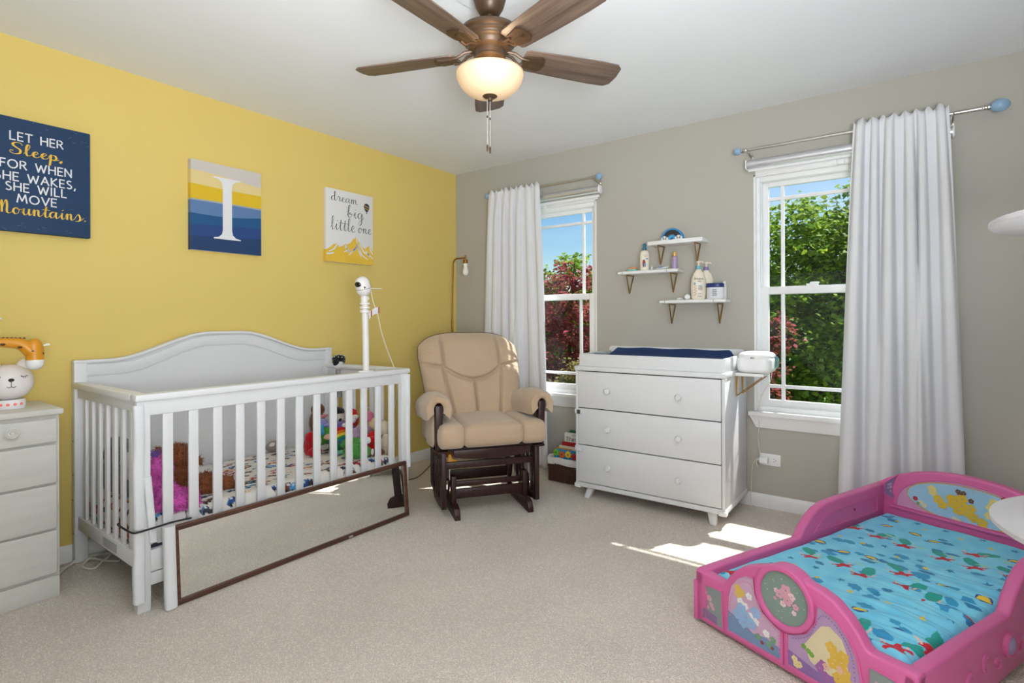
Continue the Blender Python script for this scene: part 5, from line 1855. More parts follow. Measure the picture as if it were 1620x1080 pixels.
for (y_, z_, a, b) in ((-2.951, 1.030, .010, .006), (-2.992, 1.047, .009, .005), (-3.045, 1.060, .009, .005), (-3.10, 1.065, .010, .006)):
    g.ell((gx + .0235 - (.0 if y_ > -2.97 else .006), y_, z_), (.007, a, b), 10, 8)
g.make('spots', mat('spot_brown', (88, 52, 20), .4), gi)
g = G()
for i in range(9):
    y_ = -3.08 + i * .013
    g.rbox((gx, y_, 1.0885 - .0006 * i), (.006, .009, .005), .002, 3)
g.make('mane', mat('mane_brown', (70, 50, 40), .6), gi)
for s_ in (-1, 1):
    G().tube([(gx + s_ * .008, -2.918, 1.050), (gx + s_ * .012, -2.905, 1.053)], .0022, 6).ell((gx + s_ * .013, -2.900, 1.054), (.005, .005, .005), 10, 8).make('horn', M_vinyl, gi)
G().ell((gx + .018, -2.919, 1.018), (.004, .003, .005), 8, 6).make('eye', M_black, gi)
wl = thing('ornament', (.20, -3.05, .788), 0, 'white slender ornament standing at the frame edge on chest', 'ornament')
G().lathe([(.03, 0), (.03, .008), (.006, .014), (.005, .33)], 16, Matrix.Translation((.16, -3.075, .788))).make('stem', M_vinyl, wl)
G().tube([(.16, -3.075, 1.115), (.17, -3.05, 1.150), (.19, -3.026, 1.166)], [.004, .007, .003], 8).make('tip', M_vinyl, wl)

# ================================================================== glider chair
M_fab = mat('tan_microfibre', (190, 165, 138), .9, var=.05, vscale=5, bump=.10, bscale=500, sheen=.35, spec=.15)
M_cher = wood_mat('dark_cherry', (58, 26, 22), (36, 15, 13), (40, 40, 4))
gl = thing('glider_chair', (1.051, -.915, 0), math.radians(53.8), 'tan upholstered glider chair with dark cherry wood base', 'chair')


def gp_(g, name, m, bev=.004, parent=None, **kw):
    return g.make(name, m, parent or gl, bevel=bev, local=True, **kw)


for s in (-1, 1):
    prof = [(-.305, 0), (.27, 0), (.275, .02), (.25, .055), (-.10, .060), (-.24, .075), (-.285, .062), (-.305, .030)]
    gp_(G().prism(prof, s * .222 - .017, s * .222 + .017, lambda u, v, w: (w, u, v)), 'runner', M_cher)
    gp_(G().box(s * .222 - .014, s * .222 + .014, -.20, -.15, .055, .225), 'base_upright', M_cher, .003)
    gp_(G().box(s * .222 - .014, s * .222 + .014, .13, .18, .055, .225), 'base_upright', M_cher, .003)
    # swing arms
    gp_(G().tube([(s * .245, -.175, .21), (s * .247, -.145, .10)], .013, 8, flat=(1.4, .5)), 'swing_arm', M_cher, 0)
    gp_(G().tube([(s * .245, .155, .21), (s * .247, .185, .10)], .013, 8, flat=(1.4, .5)), 'swing_arm', M_cher, 0)
    gp_(G().box(s * .246 - .002, s * .246 + .002, -.19, -.11, .20, .275), 'hinge_plate', mat('zinc', (196, 196, 196), .35, .7), 0)
    # side frame of the seat
    gp_(G().hexa([(s * .287 - .014, -.238, .050), (s * .287 + .014, -.238, .050), (s * .287 + .014, -.195, .040), (s * .287 - .014, -.195, .040)],
                 [(s * .287 - .014, -.238, .375), (s * .287 + .014, -.238, .375), (s * .287 + .014, -.195, .375), (s * .287 - .014, -.195, .375)]), 'side_post', M_cher, .003)
    gp_(G().hexa([(s * .287 - .014, .150, .075), (s * .287 + .014, .150, .075), (s * .287 + .014, .195, .095), (s * .287 - .014, .195, .095)],
                 [(s * .287 - .014, .150, .375), (s * .287 + .014, .150, .375), (s * .287 + .014, .195, .375), (s * .287 - .014, .195, .375)]), 'side_post', M_cher, .003)
    low = [(-.20, .045), (-.10, .030), (.05, .032), (.16, .080), (.16, .115), (.05, .085), (-.10, .080), (-.20, .090)]
    gp_(G().prism(low, s * .287 - .011, s * .287 + .011, lambda u, v, w: (w, u, v)), 'side_rail', M_cher, .002)
    gp_(G().box(s * .287 - .012, s * .287 + .012, -.20, .16, .315, .375), 'side_rail', M_cher, .002)
    for y in (-.135, -.055, .025, .100):
        gp_(G().box(s * .287 - .007, s * .287 + .007, y - .016, y + .016, .075, .320), 'side_slat', M_cher, .002)
    led = arc(-.235, 0, .030, 180, 180, 1)[:1]
    gp_(G().rbox((s * .300, -.020, .385), (.085, .48, .020), (.035, .035, .008), 8), 'side_ledge', M_cher, 0)
    # arm post and padded arm sleeve
    gp_(G().hexa([(s * .312 - .021, -.236, .392), (s * .312 + .021, -.236, .392), (s * .312 + .021, -.190, .392), (s * .312 - .021, -.190, .392)],
                 [(s * .318 - .021, -.246, .655), (s * .318 + .021, -.246, .655), (s * .318 + .021, -.195, .665), (s * .318 - .021, -.195, .665)]), 'arm_post', M_cher, .006)
    gp_(G().box(s * .312 - .018, s * .312 + .018, .150, .190, .392, .64), 'arm_post', M_cher, .004)
    N_ = 18
    P, inner = [], []
    for j in range(13):
        t = j / 12
        y = -.250 + .46 * t
        puff = 1 - .10 * (2 * t - 1) ** 2 - (.10 if j in (0, 12) else 0)
        row = []
        for i in range(N_ + 1):
            a = PI * (-.16 + 1.32 * i / N_)
            rr = .090 * puff * (1 + .02 * math.sin(9 * a + 5 * t))
            x = rr * math.cos(a)
            z = .632 - .05 * t * t + rr * 1.02 * math.sin(a)
            if i == 0 or i == N_:
                z -= .02
            row.append((s * .318 + x, y, z))
        for i in range(N_, -1, -1):
            a = PI * (-.16 + 1.32 * i / N_)
            rr = .046 if 0 < j < 12 else .040
            row.append((s * .318 + .72 * rr * math.cos(a), y + (.004 if j == 0 else 0), .632 - .05 * t * t + rr * math.sin(a)))
        row.append(row[0])
        P.append(row)
    g = G().grid(P)
    k_ = len(P[0])
    # close the two ends
    for base, dr in ((0, 1), (12 * k_, -1)):
        for i in range(N_):
            q = [base + i, base + i + 1, base + 2 * N_ - i, base + 2 * N_ + 1 - i]
            g.f.append(q if dr > 0 else q[::-1])
    gp_(g, 'arm_pad', M_fab, 0, ang=60, weld=True)
    gp_(G().tube([(s * .318 + .047 * math.cos(PI * (-.16 + 1.32 * i / 14)) * .82, -.252, .632 + .052 * math.sin(PI * (-.16 + 1.32 * i / 14))) for i in range(15)], .0035, 6), 'arm_piping', M_fab, 0)
    gp_(G().rbox((s * .345, -.015, .500), (.030, .36, .21), (.014, .05, .05), 8, warp=lambda w, p: (w.x + .006 * math.sin(w.y * 30), w.y, w.z)), 'side_pocket', M_fab, 0)
gp_(G().box(-.225, .225, -.178, -.160, .085, .142), 'front_stretcher', M_cher, .003)
gp_(G().box(-.235, .235, -.155, -.137, .148, .180), 'front_stretcher', M_cher, .003)
gp_(G().box(-.225, .225, .150, .170, .10, .165), 'rear_stretcher', M_cher, .003)
gp_(G().box(-.275, .275, -.205, -.185, .272, .312), 'seat_rail', M_cher, .003)
gp_(G().box(-.275, .275, .150, .172, .30, .36), 'seat_rail', M_cher, .003)
ap = [(-.235, .393), (.235, .393), (.235, .352)] + [(.235 - .47 * i / 12, .330 + .022 * abs(1 - i / 6) ** 2) for i in range(1, 12)] + [(-.235, .352)]
gp_(G().prism(ap, -.258, -.238, lambda u, v, w: (u, w, v)), 'apron', M_cher, .003)
gp_(G().box(-.25, .25, -.24, .20, .385, .405), 'seat_deck', M_cher, 0)
gp_(G().prism([(-.262, .318), (-.205, .318), (-.205, .326), (-.235, .336), (-.242, .362), (-.256, .362)], -.214, -.208, lambda u, v, w: (u, w, v)), 'tag', mat('tag_amber', (198, 140, 46), .5), .001)


def soft(w, p):
    return (w.x, w.y, w.z + .012 * (1 - p[0] ** 2) * (1 if p[2] > 0 else 0) - .006 * (w.y > 0))


for xc, wd, nm in ((0, .372, 'centre'), (-.249, .158, 'side'), (.249, .158, 'side')):
    gp_(G().rbox((xc, -.065, .474), (wd, .50, .130), (.024, .05, .055), 12, warp=lambda w, p: (w.x, w.y - .010 * (1 - p[0] ** 2) * (w.y < -.1), w.z + .010 * (1 - p[0] ** 2) * (p[2] > 0))), 'seat_cushion', M_fab, 0, ang=60)
# backrest -------------------------------------------------------------
nS, nT = 97, 110
s_ = np.linspace(-1, 1, nS)
t_ = np.linspace(0, 1, nT)
SS, TT = np.meshgrid(s_, t_, indexing='ij')
zlo, zhi = .462, 1.060
hw = np.interp(TT, [0, .12, .35, .78, .90, 1.0], [.265, .291, .327, .356, .352, .332])
# rounded top corners: the crown dips towards the sides
crown = zhi - .050 * np.abs(SS) ** 3.2
Zb = zlo + (crown - zlo) * TT
Xb = hw * SS
Xb = Xb * (1 - .10 * np.clip((TT - .9) / .1, 0, 1) ** 2 * np.abs(SS) ** 2)
Yc = .142 + .325 * TT - .03 * np.sin(PI * TT)      # leaning back
edge = np.clip(1 - np.abs(SS) ** 8, 0, 1) ** .5 * np.clip(1 - (2 * TT - 1) ** 10, 0, 1) ** .5
gau = lambda d, w: np.exp(-(d / w) ** 2)
# stitched seams
hp_bot = .752 + .085 * (np.abs(Xb) / .20) ** 2
side_z = .836 + .02 * (np.abs(Xb) - .2) / .14
seam = gau((Zb - hp_bot) * .8, .010) * (np.abs(Xb) < .205)
seam = np.maximum(seam, gau(Zb - side_z, .010) * (np.abs(Xb) >= .195))
seam = np.maximum(seam, gau(np.abs(Xb) - (.197 + .01 * (Zb - .85)), .010) * (Zb > .825))
lowr = (Zb < hp_bot)
seam = np.maximum(seam, gau(Xb, .009) * lowr)
seam = np.maximum(seam, gau(np.abs(Xb) - (.150 + .05 * np.clip((Zb - .50) / .3, 0, 1)), .010) * (Zb < np.where(np.abs(Xb) < .2, hp_bot, side_z)))
puff = .022 * np.cos(np.clip((Zb - .92) / .18, -1, 1) * PI / 2) * np.cos(np.clip(Xb / .2, -1, 1) * PI / 2)
wr = .0022 * np.sin(Zb * 260 + 6 * np.sin(Xb * 20)) * np.clip((np.abs(Xb) - .2) / .1, 0, 1)
Yf = Yc - (.072 * edge + puff * edge - .034 * seam * edge + wr * edge)
Yr = Yc + .045 * edge
g = G()
for Yy, fl in ((Yf, False), (Yr, True)):
    o = len(g.v)
    for i in range(nS):
        for j in range(nT):
            g.v.append(Vector((Xb[i, j], Yy[i, j], Zb[i, j])))
    for i in range(nS - 1):
        for j in range(nT - 1):
            q = [o + i * nT + j, o + (i + 1) * nT + j, o + (i + 1) * nT + j + 1, o + i * nT + j + 1]
            g.f.append(q[::-1] if fl else q)
gp_(g, 'back_cushion', M_fab, 0, ang=80, weld=True)
ring = [(Xb[0, j], Yc[0, j], Zb[0, j]) for j in range(0, nT, 4)] + [(Xb[i, -1], Yc[i, -1], Zb[i, -1]) for i in range(0, nS, 6)] + [(Xb[-1, j], Yc[-1, j], Zb[-1, j]) for j in range(nT - 1, -1, -4)]
gp_(G().tube(ring, .0045, 6), 'piping', mat('piping_brown', (108, 88, 68), .9), 0)

# ================================================================== dresser
dr = thing('dresser', (1.965, -.26, 0), 0, 'white three-drawer dresser with tapered legs between the windows', 'dresser')
DX0, DX1, DY0, DY1 = 1.497, 2.434, -.500, -.018
G().box(DX0, DX0 + .018, DY0 + .002, DY1, .100, .820).make('side_panel', M_white, dr, bevel=.002)
G().box(DX1 - .018, DX1, DY0 + .002, DY1, .100, .820).make('side_panel', M_white, dr, bevel=.002)
G().box(DX0 + .018, DX1 - .018, DY1 - .010, DY1, .100, .820).make('back_panel', M_white, dr, smooth=False)
G().box(DX0 - .004, DX1 + .006, DY0 - .006, DY1, .822, .850).make('top', M_white, dr, bevel=.003)
G().box(DX0 - .002, DX1 + .004, DY0, DY1, .072, .100).make('bottom_board', M_white, dr, bevel=.002)
for x in (DX0 - .006, DX1 - .035):
    G().box(x, x + .043, DY0 - .010, DY0 + .03, .066, .092).make('corner_protector', M_foam, dr, bevel=.004)
G().box(DX1 - .002, DX1 + .010, DY0 - .002, DY0 + .006, .805, .822).make('corner_protector', M_foam, dr, bevel=.002)
M_gap = mat('gap_shadow', (70, 70, 72), .9)
for za, zb in ((.585, .816), (.347, .579), (.106, .341)):
    d_ = G().box(DX0 + .021, DX1 - .021, DY0 - .001, DY0 + .018, za, zb).make('drawer', M_white, dr, bevel=.0025)
    G().box(DX0 + .03, DX1 - .03, DY0 + .018, DY1 - .03, za + .02, zb - .03).make('drawer_box', M_white, d_, smooth=False)
    for x in (1.735, 2.183):
        G().lathe([(.009, 0), (.008, .008), (.011, .014), (.0185, .021), (.019, .028), (.015, .035), (.003, .037)], 20,
                  Matrix.Translation((x, DY0 - .001, (za + zb) / 2 + .001)) @ Matrix.Rotation(PI / 2, 4, 'X')).make('knob', M_white, d_)
for x, sx, y, sy in ((DX0 + .09, -1, DY0 + .06, -1), (DX1 - .09, 1, DY0 + .06, -1), (DX0 + .09, -1, DY1 - .06, 1), (DX1 - .09, 1, DY1 - .06, 1)):
    a, b = .024, .017
    tx, ty = x + sx * .020, y + sy * .030
    G().hexa([(tx - b, ty - b, 0), (tx + b, ty - b, 0), (tx + b, ty + b, 0), (tx - b, ty + b, 0)], [(x - a, y - a, .074), (x + a, y - a, .074), (x + a, y + a, .074), (x - a, y + a, .074)]).make('leg', M_white, dr, bevel=.004)
for z, m in ((.556, mat('latch_dark', (72, 74, 72), .6)), (.318, M_foam)):
    lt = G().rbox((DX0 + .034, DY0 - .006, z), (.036, .010, .034), .004, 5).make('child_latch', M_foam, dr)
    G().rbox((DX0 + .028, DY0 - .0115, z), (.024, .003, .026), .001, 4).make('latch_pad', m, lt)
    G().rbox((DX0 - .003, DY0 + .02, z), (.008, .04, .03), .003, 4).make('child_latch', M_foam, dr)

# changing tray + pad on top
tr = thing('changing_tray', (1.965, -.25, .850), 0, 'white changing-pad tray sitting on top of the dresser', 'tray')
ty0, ty1 = -.478, -.024
G().box(1.512, 2.428, ty0, ty0 + .018, .850, .928).make('front_board', M_white, tr, bevel=.003)
for x in (1.512, 2.410):
    G().hexa([(x, ty0 + .018, .850), (x + .018, ty0 + .018, .850), (x + .018, ty1 - .018, .850), (x, ty1 - .018, .850)],
             [(x, ty0 + .018, .928), (x + .018, ty0 + .018, .928), (x + .018, ty1 - .018, .932), (x, ty1 - .018, .932)]).make('side_board', M_white, tr, bevel=.003)
bp = [(1.512, .850), (2.428, .850), (2.428, .945), (2.420, .958), (2.408, .962), (1.532, .962), (1.520, .958), (1.512, .945)]
G().prism(bp, ty1 - .018, ty1, lambda u, v, w: (u, w, v)).make('back_board', M_white, tr, bevel=.002)
G().box(1.53, 2.41, ty0 + .018, ty1 - .018, .850, .858).make('bottom', M_white, tr, smooth=False)
M_pad = mat('blue_minky', (12, 50, 104), .75, var=.08, vscale=9, bump=.15, bscale=300, sheen=.0)
n_, m_ = 60, 36
P = []
for i in range(n_ + 1):
    row = []
    for j in range(m_ + 1):
        a, b = i / n_, j / m_
        x = 1.552 + (2.388 - 1.552) * a
        y = ty0 + .034 + (ty1 - ty0 - .072) * b
        ea = min(a, 1 - a) * .836
        eb = min(b, 1 - b) * .38 * (3 if b > .5 else 1)
        rim = min(1, ea / .035) ** .5 * min(1, eb / .03) ** .5
        z = .860 + rim * (.050 + .050 * abs(2 * b - 1) ** 2 * (1 if b > .5 else .50)) + .003 * math.sin(18 * a + 9 * b) * rim
        row.append((x, y, z))
    P.append(row)
tag(G().grid(P).make('changing_pad', M_pad, recalc=False, ang=70), 'contoured changing pad in royal blue plush cover', 'changing pad')

# wipes shelf on the dresser side + warmer
ws = thing('side_shelf', (2.51, -.2, .70), 0, 'tiny white shelf on brass brackets fixed to the dresser side', 'shelf')
G().box(2.437, 2.588, -.300, -.130, .822, .840).make('board', M_shelf, ws, bevel=.002)
for y in (-.285, -.150):
    g = G()
    g.tube([(2.442, y - .012, .820), (2.442, y, .706), (2.442, y + .026, .820)], .0032, 6)
    g.tube([(2.442, y, .706), (2.580, y, .820)], .0032, 6)
    g.make('bracket', M_brass, ws)
ww = thing('wipe_warmer', (2.535, -.215, .840), 0, 'rounded white wipe warmer with teal clear lid edge', 'wipe warmer')
G().rbox((2.538, -.225, .892), (.188, .185, .104), (.045, .045, .026), 12).make('body', M_vinyl, ww)
G().rbox((2.540, -.223, .938), (.184, .182, .050), (.05, .05, .030), 12).make('lid', M_vinyl, ww)
G().rbox((2.570, -.170, .898), (.150, .12, .096), (.05, .05, .035), 10).make('tank', mat('teal_clear', (126, 186, 184), .15, trans=.5), ww)
G().rbox((2.535, -.3195, .931), (.022, .006, .010), .002, 4).make('latch', mat('chrome', (210, 210, 212), .15, .9), ww)
tag(G().tube(cr([(2.60, -.13, .85), (2.585, -.10, .78), (2.535, -.06, .70), (2.51, -.04, .62), (2.505, -.02, .50), (2.50, -.02, .42), (2.512, -.03, .33)], 6), .0024, 6).make('warmer_cord', M_cable), 'white cord from wipe warmer down to the outlet', 'cord')

# ================================================================== basket of books
bs = thing('wicker_basket', (1.29, -.19, 0), 0, 'dark brown wicker basket with white liner beside the dresser', 'basket')
M_wick = mat('dark_wicker', (74, 44, 32), .6, var=.25, vscale=40, bump=.3, bscale=200)
M_lin = mat('white_liner', (226, 224, 220), .9, bump=.2, bscale=300)
bx0, bx1, by0, by1 = 1.160, 1.440, -.305, -.065


def rect_path(x0, x1, y0, y1, r, k):
    pts = []
    for cx, cy, a0 in ((x1 - r, y0 + r, -90), (x1 - r, y1 - r, 0), (x0 + r, y1 - r, 90), (x0 + r, y0 + r, 180)):
        pts += arc(cx, cy, r, a0, a0 + 90, 3)
    out = []
    n = len(pts)
    for i in range(n):
        a, b = pts[i], pts[(i + 1) % n]
        L_ = math.hypot(b[0] - a[0], b[1] - a[1])
        q = max(1, int(L_ / k))
        for j in range(q):
            out.append((a[0] + (b[0] - a[0]) * j / q, a[1] + (b[1] - a[1]) * j / q))
    return out


g = G()
for row in range(15):
    z = .010 + row * .0095
    ex = .012 * (row / 15)
    pth = rect_path(bx0 - ex, bx1 + ex, by0 - ex, by1 + ex, .03, .012)
    pts = []
    for i, (x, y) in enumerate(pth):
        cx, cy = (bx0 + bx1) / 2, (by0 + by1) / 2
        d = Vector((x - cx, y - cy, 0)).normalized()
        o = .0028 * (1 if (i + row) % 2 else -1)
        pts.append((x + d.x * o, y + d.y * o, z))
    g.tube(pts, .0050, 5, closed=True)
g.make('weave', M_wick, bs)
g = G()
for i, (x, y) in enumerate(rect_path(bx0 - .006, bx1 + .006, by0 - .006, by1 + .006, .03, .024)):
    g.tube([(x, y, .004), (x, y, .150)], .0034, 5)
g.make('stakes', M_wick, bs)
G().box(bx0, bx1, by0, by1, .004, .012).make('bottom', M_wick, bs, smooth=False)
P = []
pth = rect_path(bx0, bx1, by0, by1, .03, .02)
cx, cy = (bx0 + bx1) / 2, (by0 + by1) / 2
for o, z in ((-.008, .060), (-.006, .150), (.004, .172), (.016, .176), (.023, .166), (.022, .145), (.020, .130)):
    row = []
    for i, (x, y) in enumerate(pth):
        d = Vector((x - cx, y - cy, 0)).normalized()
        wv_ = .0035 * math.sin(i * 1.3)
        row.append((x + d.x * (o + wv_), y + d.y * (o + wv_), z + (.004 * math.sin(i * .9) if o > .01 else 0)))
    row.append(row[0])
    P.append(row)
G().grid(P).make('liner', M_lin, bs, recalc=False, ang=80)
M_pages = mat('book_pages', (232, 228, 216), .9, var=.05, stretch=(1, 200, 1), vscale=1)


def book(label, x0, x1, y, th, ztop, col, lean=.0, extra=None, z0=.020):
    o = thing('book', ((x0 + x1) / 2, y, z0), 0, label, 'book', 'picture books in the basket')
    m = mat('cover_%d_%d_%d' % col, col, .4, var=.03)
    f = lambda u, v, w: (u, y + w + lean * (v - z0), v)
    rc = [(x0, z0), (x1, z0), (x1, ztop), (x0, ztop)]
    G().prism(rc, 0, .0025, f).make('cover', m, o, bevel=.0008)
    G().prism([(x0 + .003, z0), (x1 - .003, z0), (x1 - .003, ztop - .003), (x0 + .003, ztop - .003)], .0025, th - .0025, f).make('pages', M_pages, o, smooth=False)
    G().prism(rc, th - .0025, th, f).make('cover', m, o, bevel=.0008)
    return o, f


book('green picture book at the back of the basket', 1.215, 1.43, -.112, .014, .330, (28, 104, 70), .05)
o, f = book('white picture book with green title lettering in the basket', 1.195, 1.42, -.150, .016, .318, (232, 232, 230), .05)
g = G()
text_geo(g, "That's My", 1.206, .262, .185, f, -.0008, .030)
g.make('title', mat('title_green', (52, 92, 78), .6), o, smooth=False, recalc=False)
g = G()
text_geo(g, 'Dr. Becky Ke', 1.262, .298, .14, f, -.0008, .014)
g.make('author', mat('author_grey', (120, 116, 118), .6), o, smooth=False, recalc=False)
o, f = book('red picture book leaning in front of the white one', 1.188, 1.42, -.180, .012, .256, (176, 32, 40), .08)
o2, f2 = book('cream picture book in the middle of the basket', 1.18, 1.42, -.208, .014, .232, (224, 214, 192), .08)
o3, f3 = book('orange-spined book poking out at the basket left', 1.170, 1.30, -.232, .010, .222, (226, 160, 60), .06)
bo = thing('gear_book', (1.29, -.27, .02), 0, 'blue board book with four coloured gears at basket front', 'book', 'picture books in the basket')
fb_ = lambda u, v, w: (u, -.262 + w + .06 * (v - .02), v)
G().prism([(1.178, .02), (1.425, .02), (1.425, .208), (1.410, .220), (1.193, .220), (1.178, .208)], 0, .018, fb_).make('cover', mat('cover_blue', (40, 140, 190), .4), bo, bevel=.002)
for i, (c, u, v) in enumerate((((120, 190, 60), 1.196, .196), ((222, 104, 52), 1.244, .186), ((240, 200, 48), 1.295, .192), ((206, 50, 56), 1.345, .182), ((80, 120, 200), 1.392, .186))):
    pts = []
    for k in range(48):
        a = 2 * PI * k / 48
        rr = .026 if (k // 3) % 2 == 0 else .020
        pts.append((u + rr * math.cos(a), v + rr * math.sin(a)))
    ge = G().prism(pts, -.008, -.001, fb_).make('gear', mat('gear_%d' % i, c, .4), bo, bevel=.0008)
    G().prism(arc(u, v, .005, 0, 345, 11), -.0086, -.007, fb_).make('axle', M_black, ge, smooth=False)

# ================================================================== pink toddler bed
BW, BL = .742, 1.300
bed = thing('toddler_bed', (2.591, -1.501, 0), math.atan2(-.398, .918), 'pink plastic toddler bed with decorated panels and curved sides', 'bed')
M_pink = mat('pink_plastic', (216, 104, 160), .36, var=.02, vscale=6, spec=.5)


def bd(g, name, m, bev=.0, parent=None, **kw):
    return g.make(name, m, parent or bed, bevel=bev, local=True, **kw)


def ft(u, v, w):      # foot board plane, w outwards (towards the viewer)
    return (u, -w, v)


top = [(0, .200), (.02, .200), (.125, .192), (.135, .205), (.150, .228), (.178, .262), (.210, .288), (.245, .305), (.275, .317)] + arc(.365, .247, .100, 118, 62, 8) + \
      [(.445, .322), (.480, .318), (.522, .304), (.560, .275), (.590, .242), (.608, .213), (.620, .203), (.722, .205), (.742, .205)]
outl = [(0, .012), (.742, .012)] + top[::-1]
bd(G().prism(outl, -.045, 0, ft), 'footboard', M_pink, .008, seg=3, ang=50)
# moulded frames standing proud of the board
rim = lambda pts, k, cx, cy: [(cx + (x - cx) * k, cy + (y - cy) * k) for x, y in pts]


def proud(pts, k, h, nm, m=M_pink):
    cx = sum(p[0] for p in pts) / len(pts)
    cy = sum(p[1] for p in pts) / len(pts)
    bd(G().band(pts, rim(pts, k, cx, cy), 0, h, ft, closed=True), nm, m, .002)


panels = {
    'star': [(.050, .036)] + [(.050 + .008 * math.sin(PI * i / 8), .036 + .122 * i / 8) for i in range(1, 8)] + [(.050, .158), (.122, .163), (.126, .028)],
    'left': [(.147, .038), (.352, .040), (.352, .135), (.330, .142), (.285, .166), (.258, .215), (.252, .262), (.225, .262), (.190, .238), (.163, .202), (.152, .160)],
    'right': [(.377, .040), (.600, .040), (.597, .120), (.585, .176), (.560, .222), (.528, .252), (.490, .268), (.474, .270), (.470, .215), (.440, .168), (.400, .145), (.377, .138)],
    'end': [(.622, .036), (.690, .036), (.686, .162), (.622, .165)],
}
pr = random.Random(5)


BLN = [0]


def blossom(g, c, r, f, dn, a0=0, petals=5):
    for k in range(petals):
        a = a0 + 2 * PI * k / petals
        BLN[0] += 1
        g.disc((c[0] + r * .62 * math.cos(a), c[1] + r * .62 * math.sin(a)), r * .5, f, dn + 4e-6 * (BLN[0] % 60), 10)


def beads(path, f, dn, r=.0026, gap=.0075):
    g = G()
    acc = 0
    last = path[0]
    for p in path[1:]:
        d = math.hypot(p[0] - last[0], p[1] - last[1])
        acc += d
        if acc >= gap:
            g.disc(p, r, f, dn, 8)
            acc = 0
        last = p
    return g


pm = lambda n, c: mat(n, c, .45, var=.06, vscale=12)
bgs = {'star': pm('panel_sage', (140, 150, 150)), 'left': pm('panel_lilac_pink', (206, 168, 196)), 'right': pm('panel_lilac', (184, 150, 190)), 'end': pm('panel_sage', (140, 150, 150))}
for k, pts in panels.items():
    pn = bd(G().poly(pts, ft, .0012), 'panel', bgs[k], recalc=False, smooth=False)
    proud(pts, 1.08, .005, 'panel_rim')
    if k == 'left':
        low = [(.148, .039), (.351, .041), (.351, .075), (.30, .085), (.25, .075), (.20, .095), (.15, .11)]
        bd(G().poly(low, ft, .0016), 'panel_print', pm('print_steel', (120, 146, 182)), parent=pn, recalc=False, smooth=False)
        bd(beads(cr([(.158, .085), (.160, .150), (.178, .200), (.21, .235), (.245, .235), (.262, .195), (.285, .158), (.32, .138), (.345, .120), (.345, .06)], 12), ft, .002), 'pearl_print', pm('pearl_pink', (226, 130, 166)), parent=pn, recalc=False, smooth=False)
        for c, n_f, rr in (((226, 190, 92), [(.190, .205), (.205, .195), (.192, .185)], .013), ((150, 184, 222), [(.205, .14), (.225, .12), (.19, .115), (.245, .105), (.212, .095), (.26, .15)], .018), ((238, 234, 236), [(.22, .155), (.24, .13), (.20, .165), (.262, .12), (.30, .10), (.235, .195)], .012), ((120, 160, 120), [(.27, .075), (.31, .07), (.325, .09)], .010), ((150, 74, 60), [(.285, .062), (.322, .062)], .006)):
            g = G()
            for q in n_f:
                blossom(g, q, rr, ft, .0022 + .0001 * rr, pr.uniform(0, 2))
            bd(g, 'flower_print', pm('fp_%d_%d_%d' % c, c), parent=pn, recalc=False, smooth=False)
    if k == 'right':
        bd(G().poly([(.43, .13), (.455, .17), (.485, .215), (.51, .225), (.545, .205), (.56, .17), (.565, .10), (.50, .07), (.45, .09)], ft, .0016), 'panel_print', pm('print_cream', (222, 206, 168)), parent=pn, recalc=False, smooth=False)
        bd(G().poly([(.378, .041), (.599, .041), (.598, .075), (.54, .085), (.47, .07), (.40, .085), (.378, .09)], ft, .0018), 'panel_print', pm('print_violet', (142, 108, 168)), parent=pn, recalc=False, smooth=False)
        bd(beads(cr([(.385, .130), (.42, .145), (.452, .175), (.478, .235), (.50, .25), (.535, .23), (.565, .19), (.580, .14), (.585, .06)], 12), ft, .0024), 'pearl_print', pm('pearl_violet', (140, 112, 170)), parent=pn, recalc=False, smooth=False)
        for c, n_f, rr in (((222, 180, 70), [(.525, .150), (.545, .135), (.52, .12), (.555, .11), (.515, .165), (.55, .155), (.535, .085), (.56, .085)], .016), ((232, 210, 150), [(.40, .070), (.415, .060), (.405, .055)], .010), ((120, 170, 70), [(.43, .125), (.445, .118), (.455, .112)], .008), ((160, 100, 160), [(.48, .085), (.50, .07), (.53, .06), (.49, .10), (.57, .06)], .013), ((226, 180, 160), [(.50, .10), (.54, .112)], .010)):
            g = G()
            for q in n_f:
                blossom(g, q, rr, ft, .0022 + .0001 * rr, pr.uniform(0, 2))
            bd(g, 'flower_print', pm('fp_%d_%d_%d' % c, c), parent=pn, recalc=False, smooth=False)
    if k in ('star', 'end'):
        g = G()
        cx = sum(p[0] for p in pts) / len(pts)
        for q, rr in (((cx, .115), .011), ((cx + .008, .095), .009), ((cx - .006, .080), .006), ((cx + .016, .085), .008), ((cx - .014, .130), .005)):
            blossom(g, q, rr, ft, .0018, pr.uniform(0, 2))
        bd(g, 'flower_print', pm('blossom_pink', (216, 160, 176)), parent=pn, recalc=False, smooth=False)
        bd(G().poly([(cx - .032, .032), (cx + .034, .031), (cx + .034, .06), (cx - .028, .07)], ft, .0015), 'panel_print', pm('print_mauve', (138, 112, 150)), parent=pn, recalc=False, smooth=False)
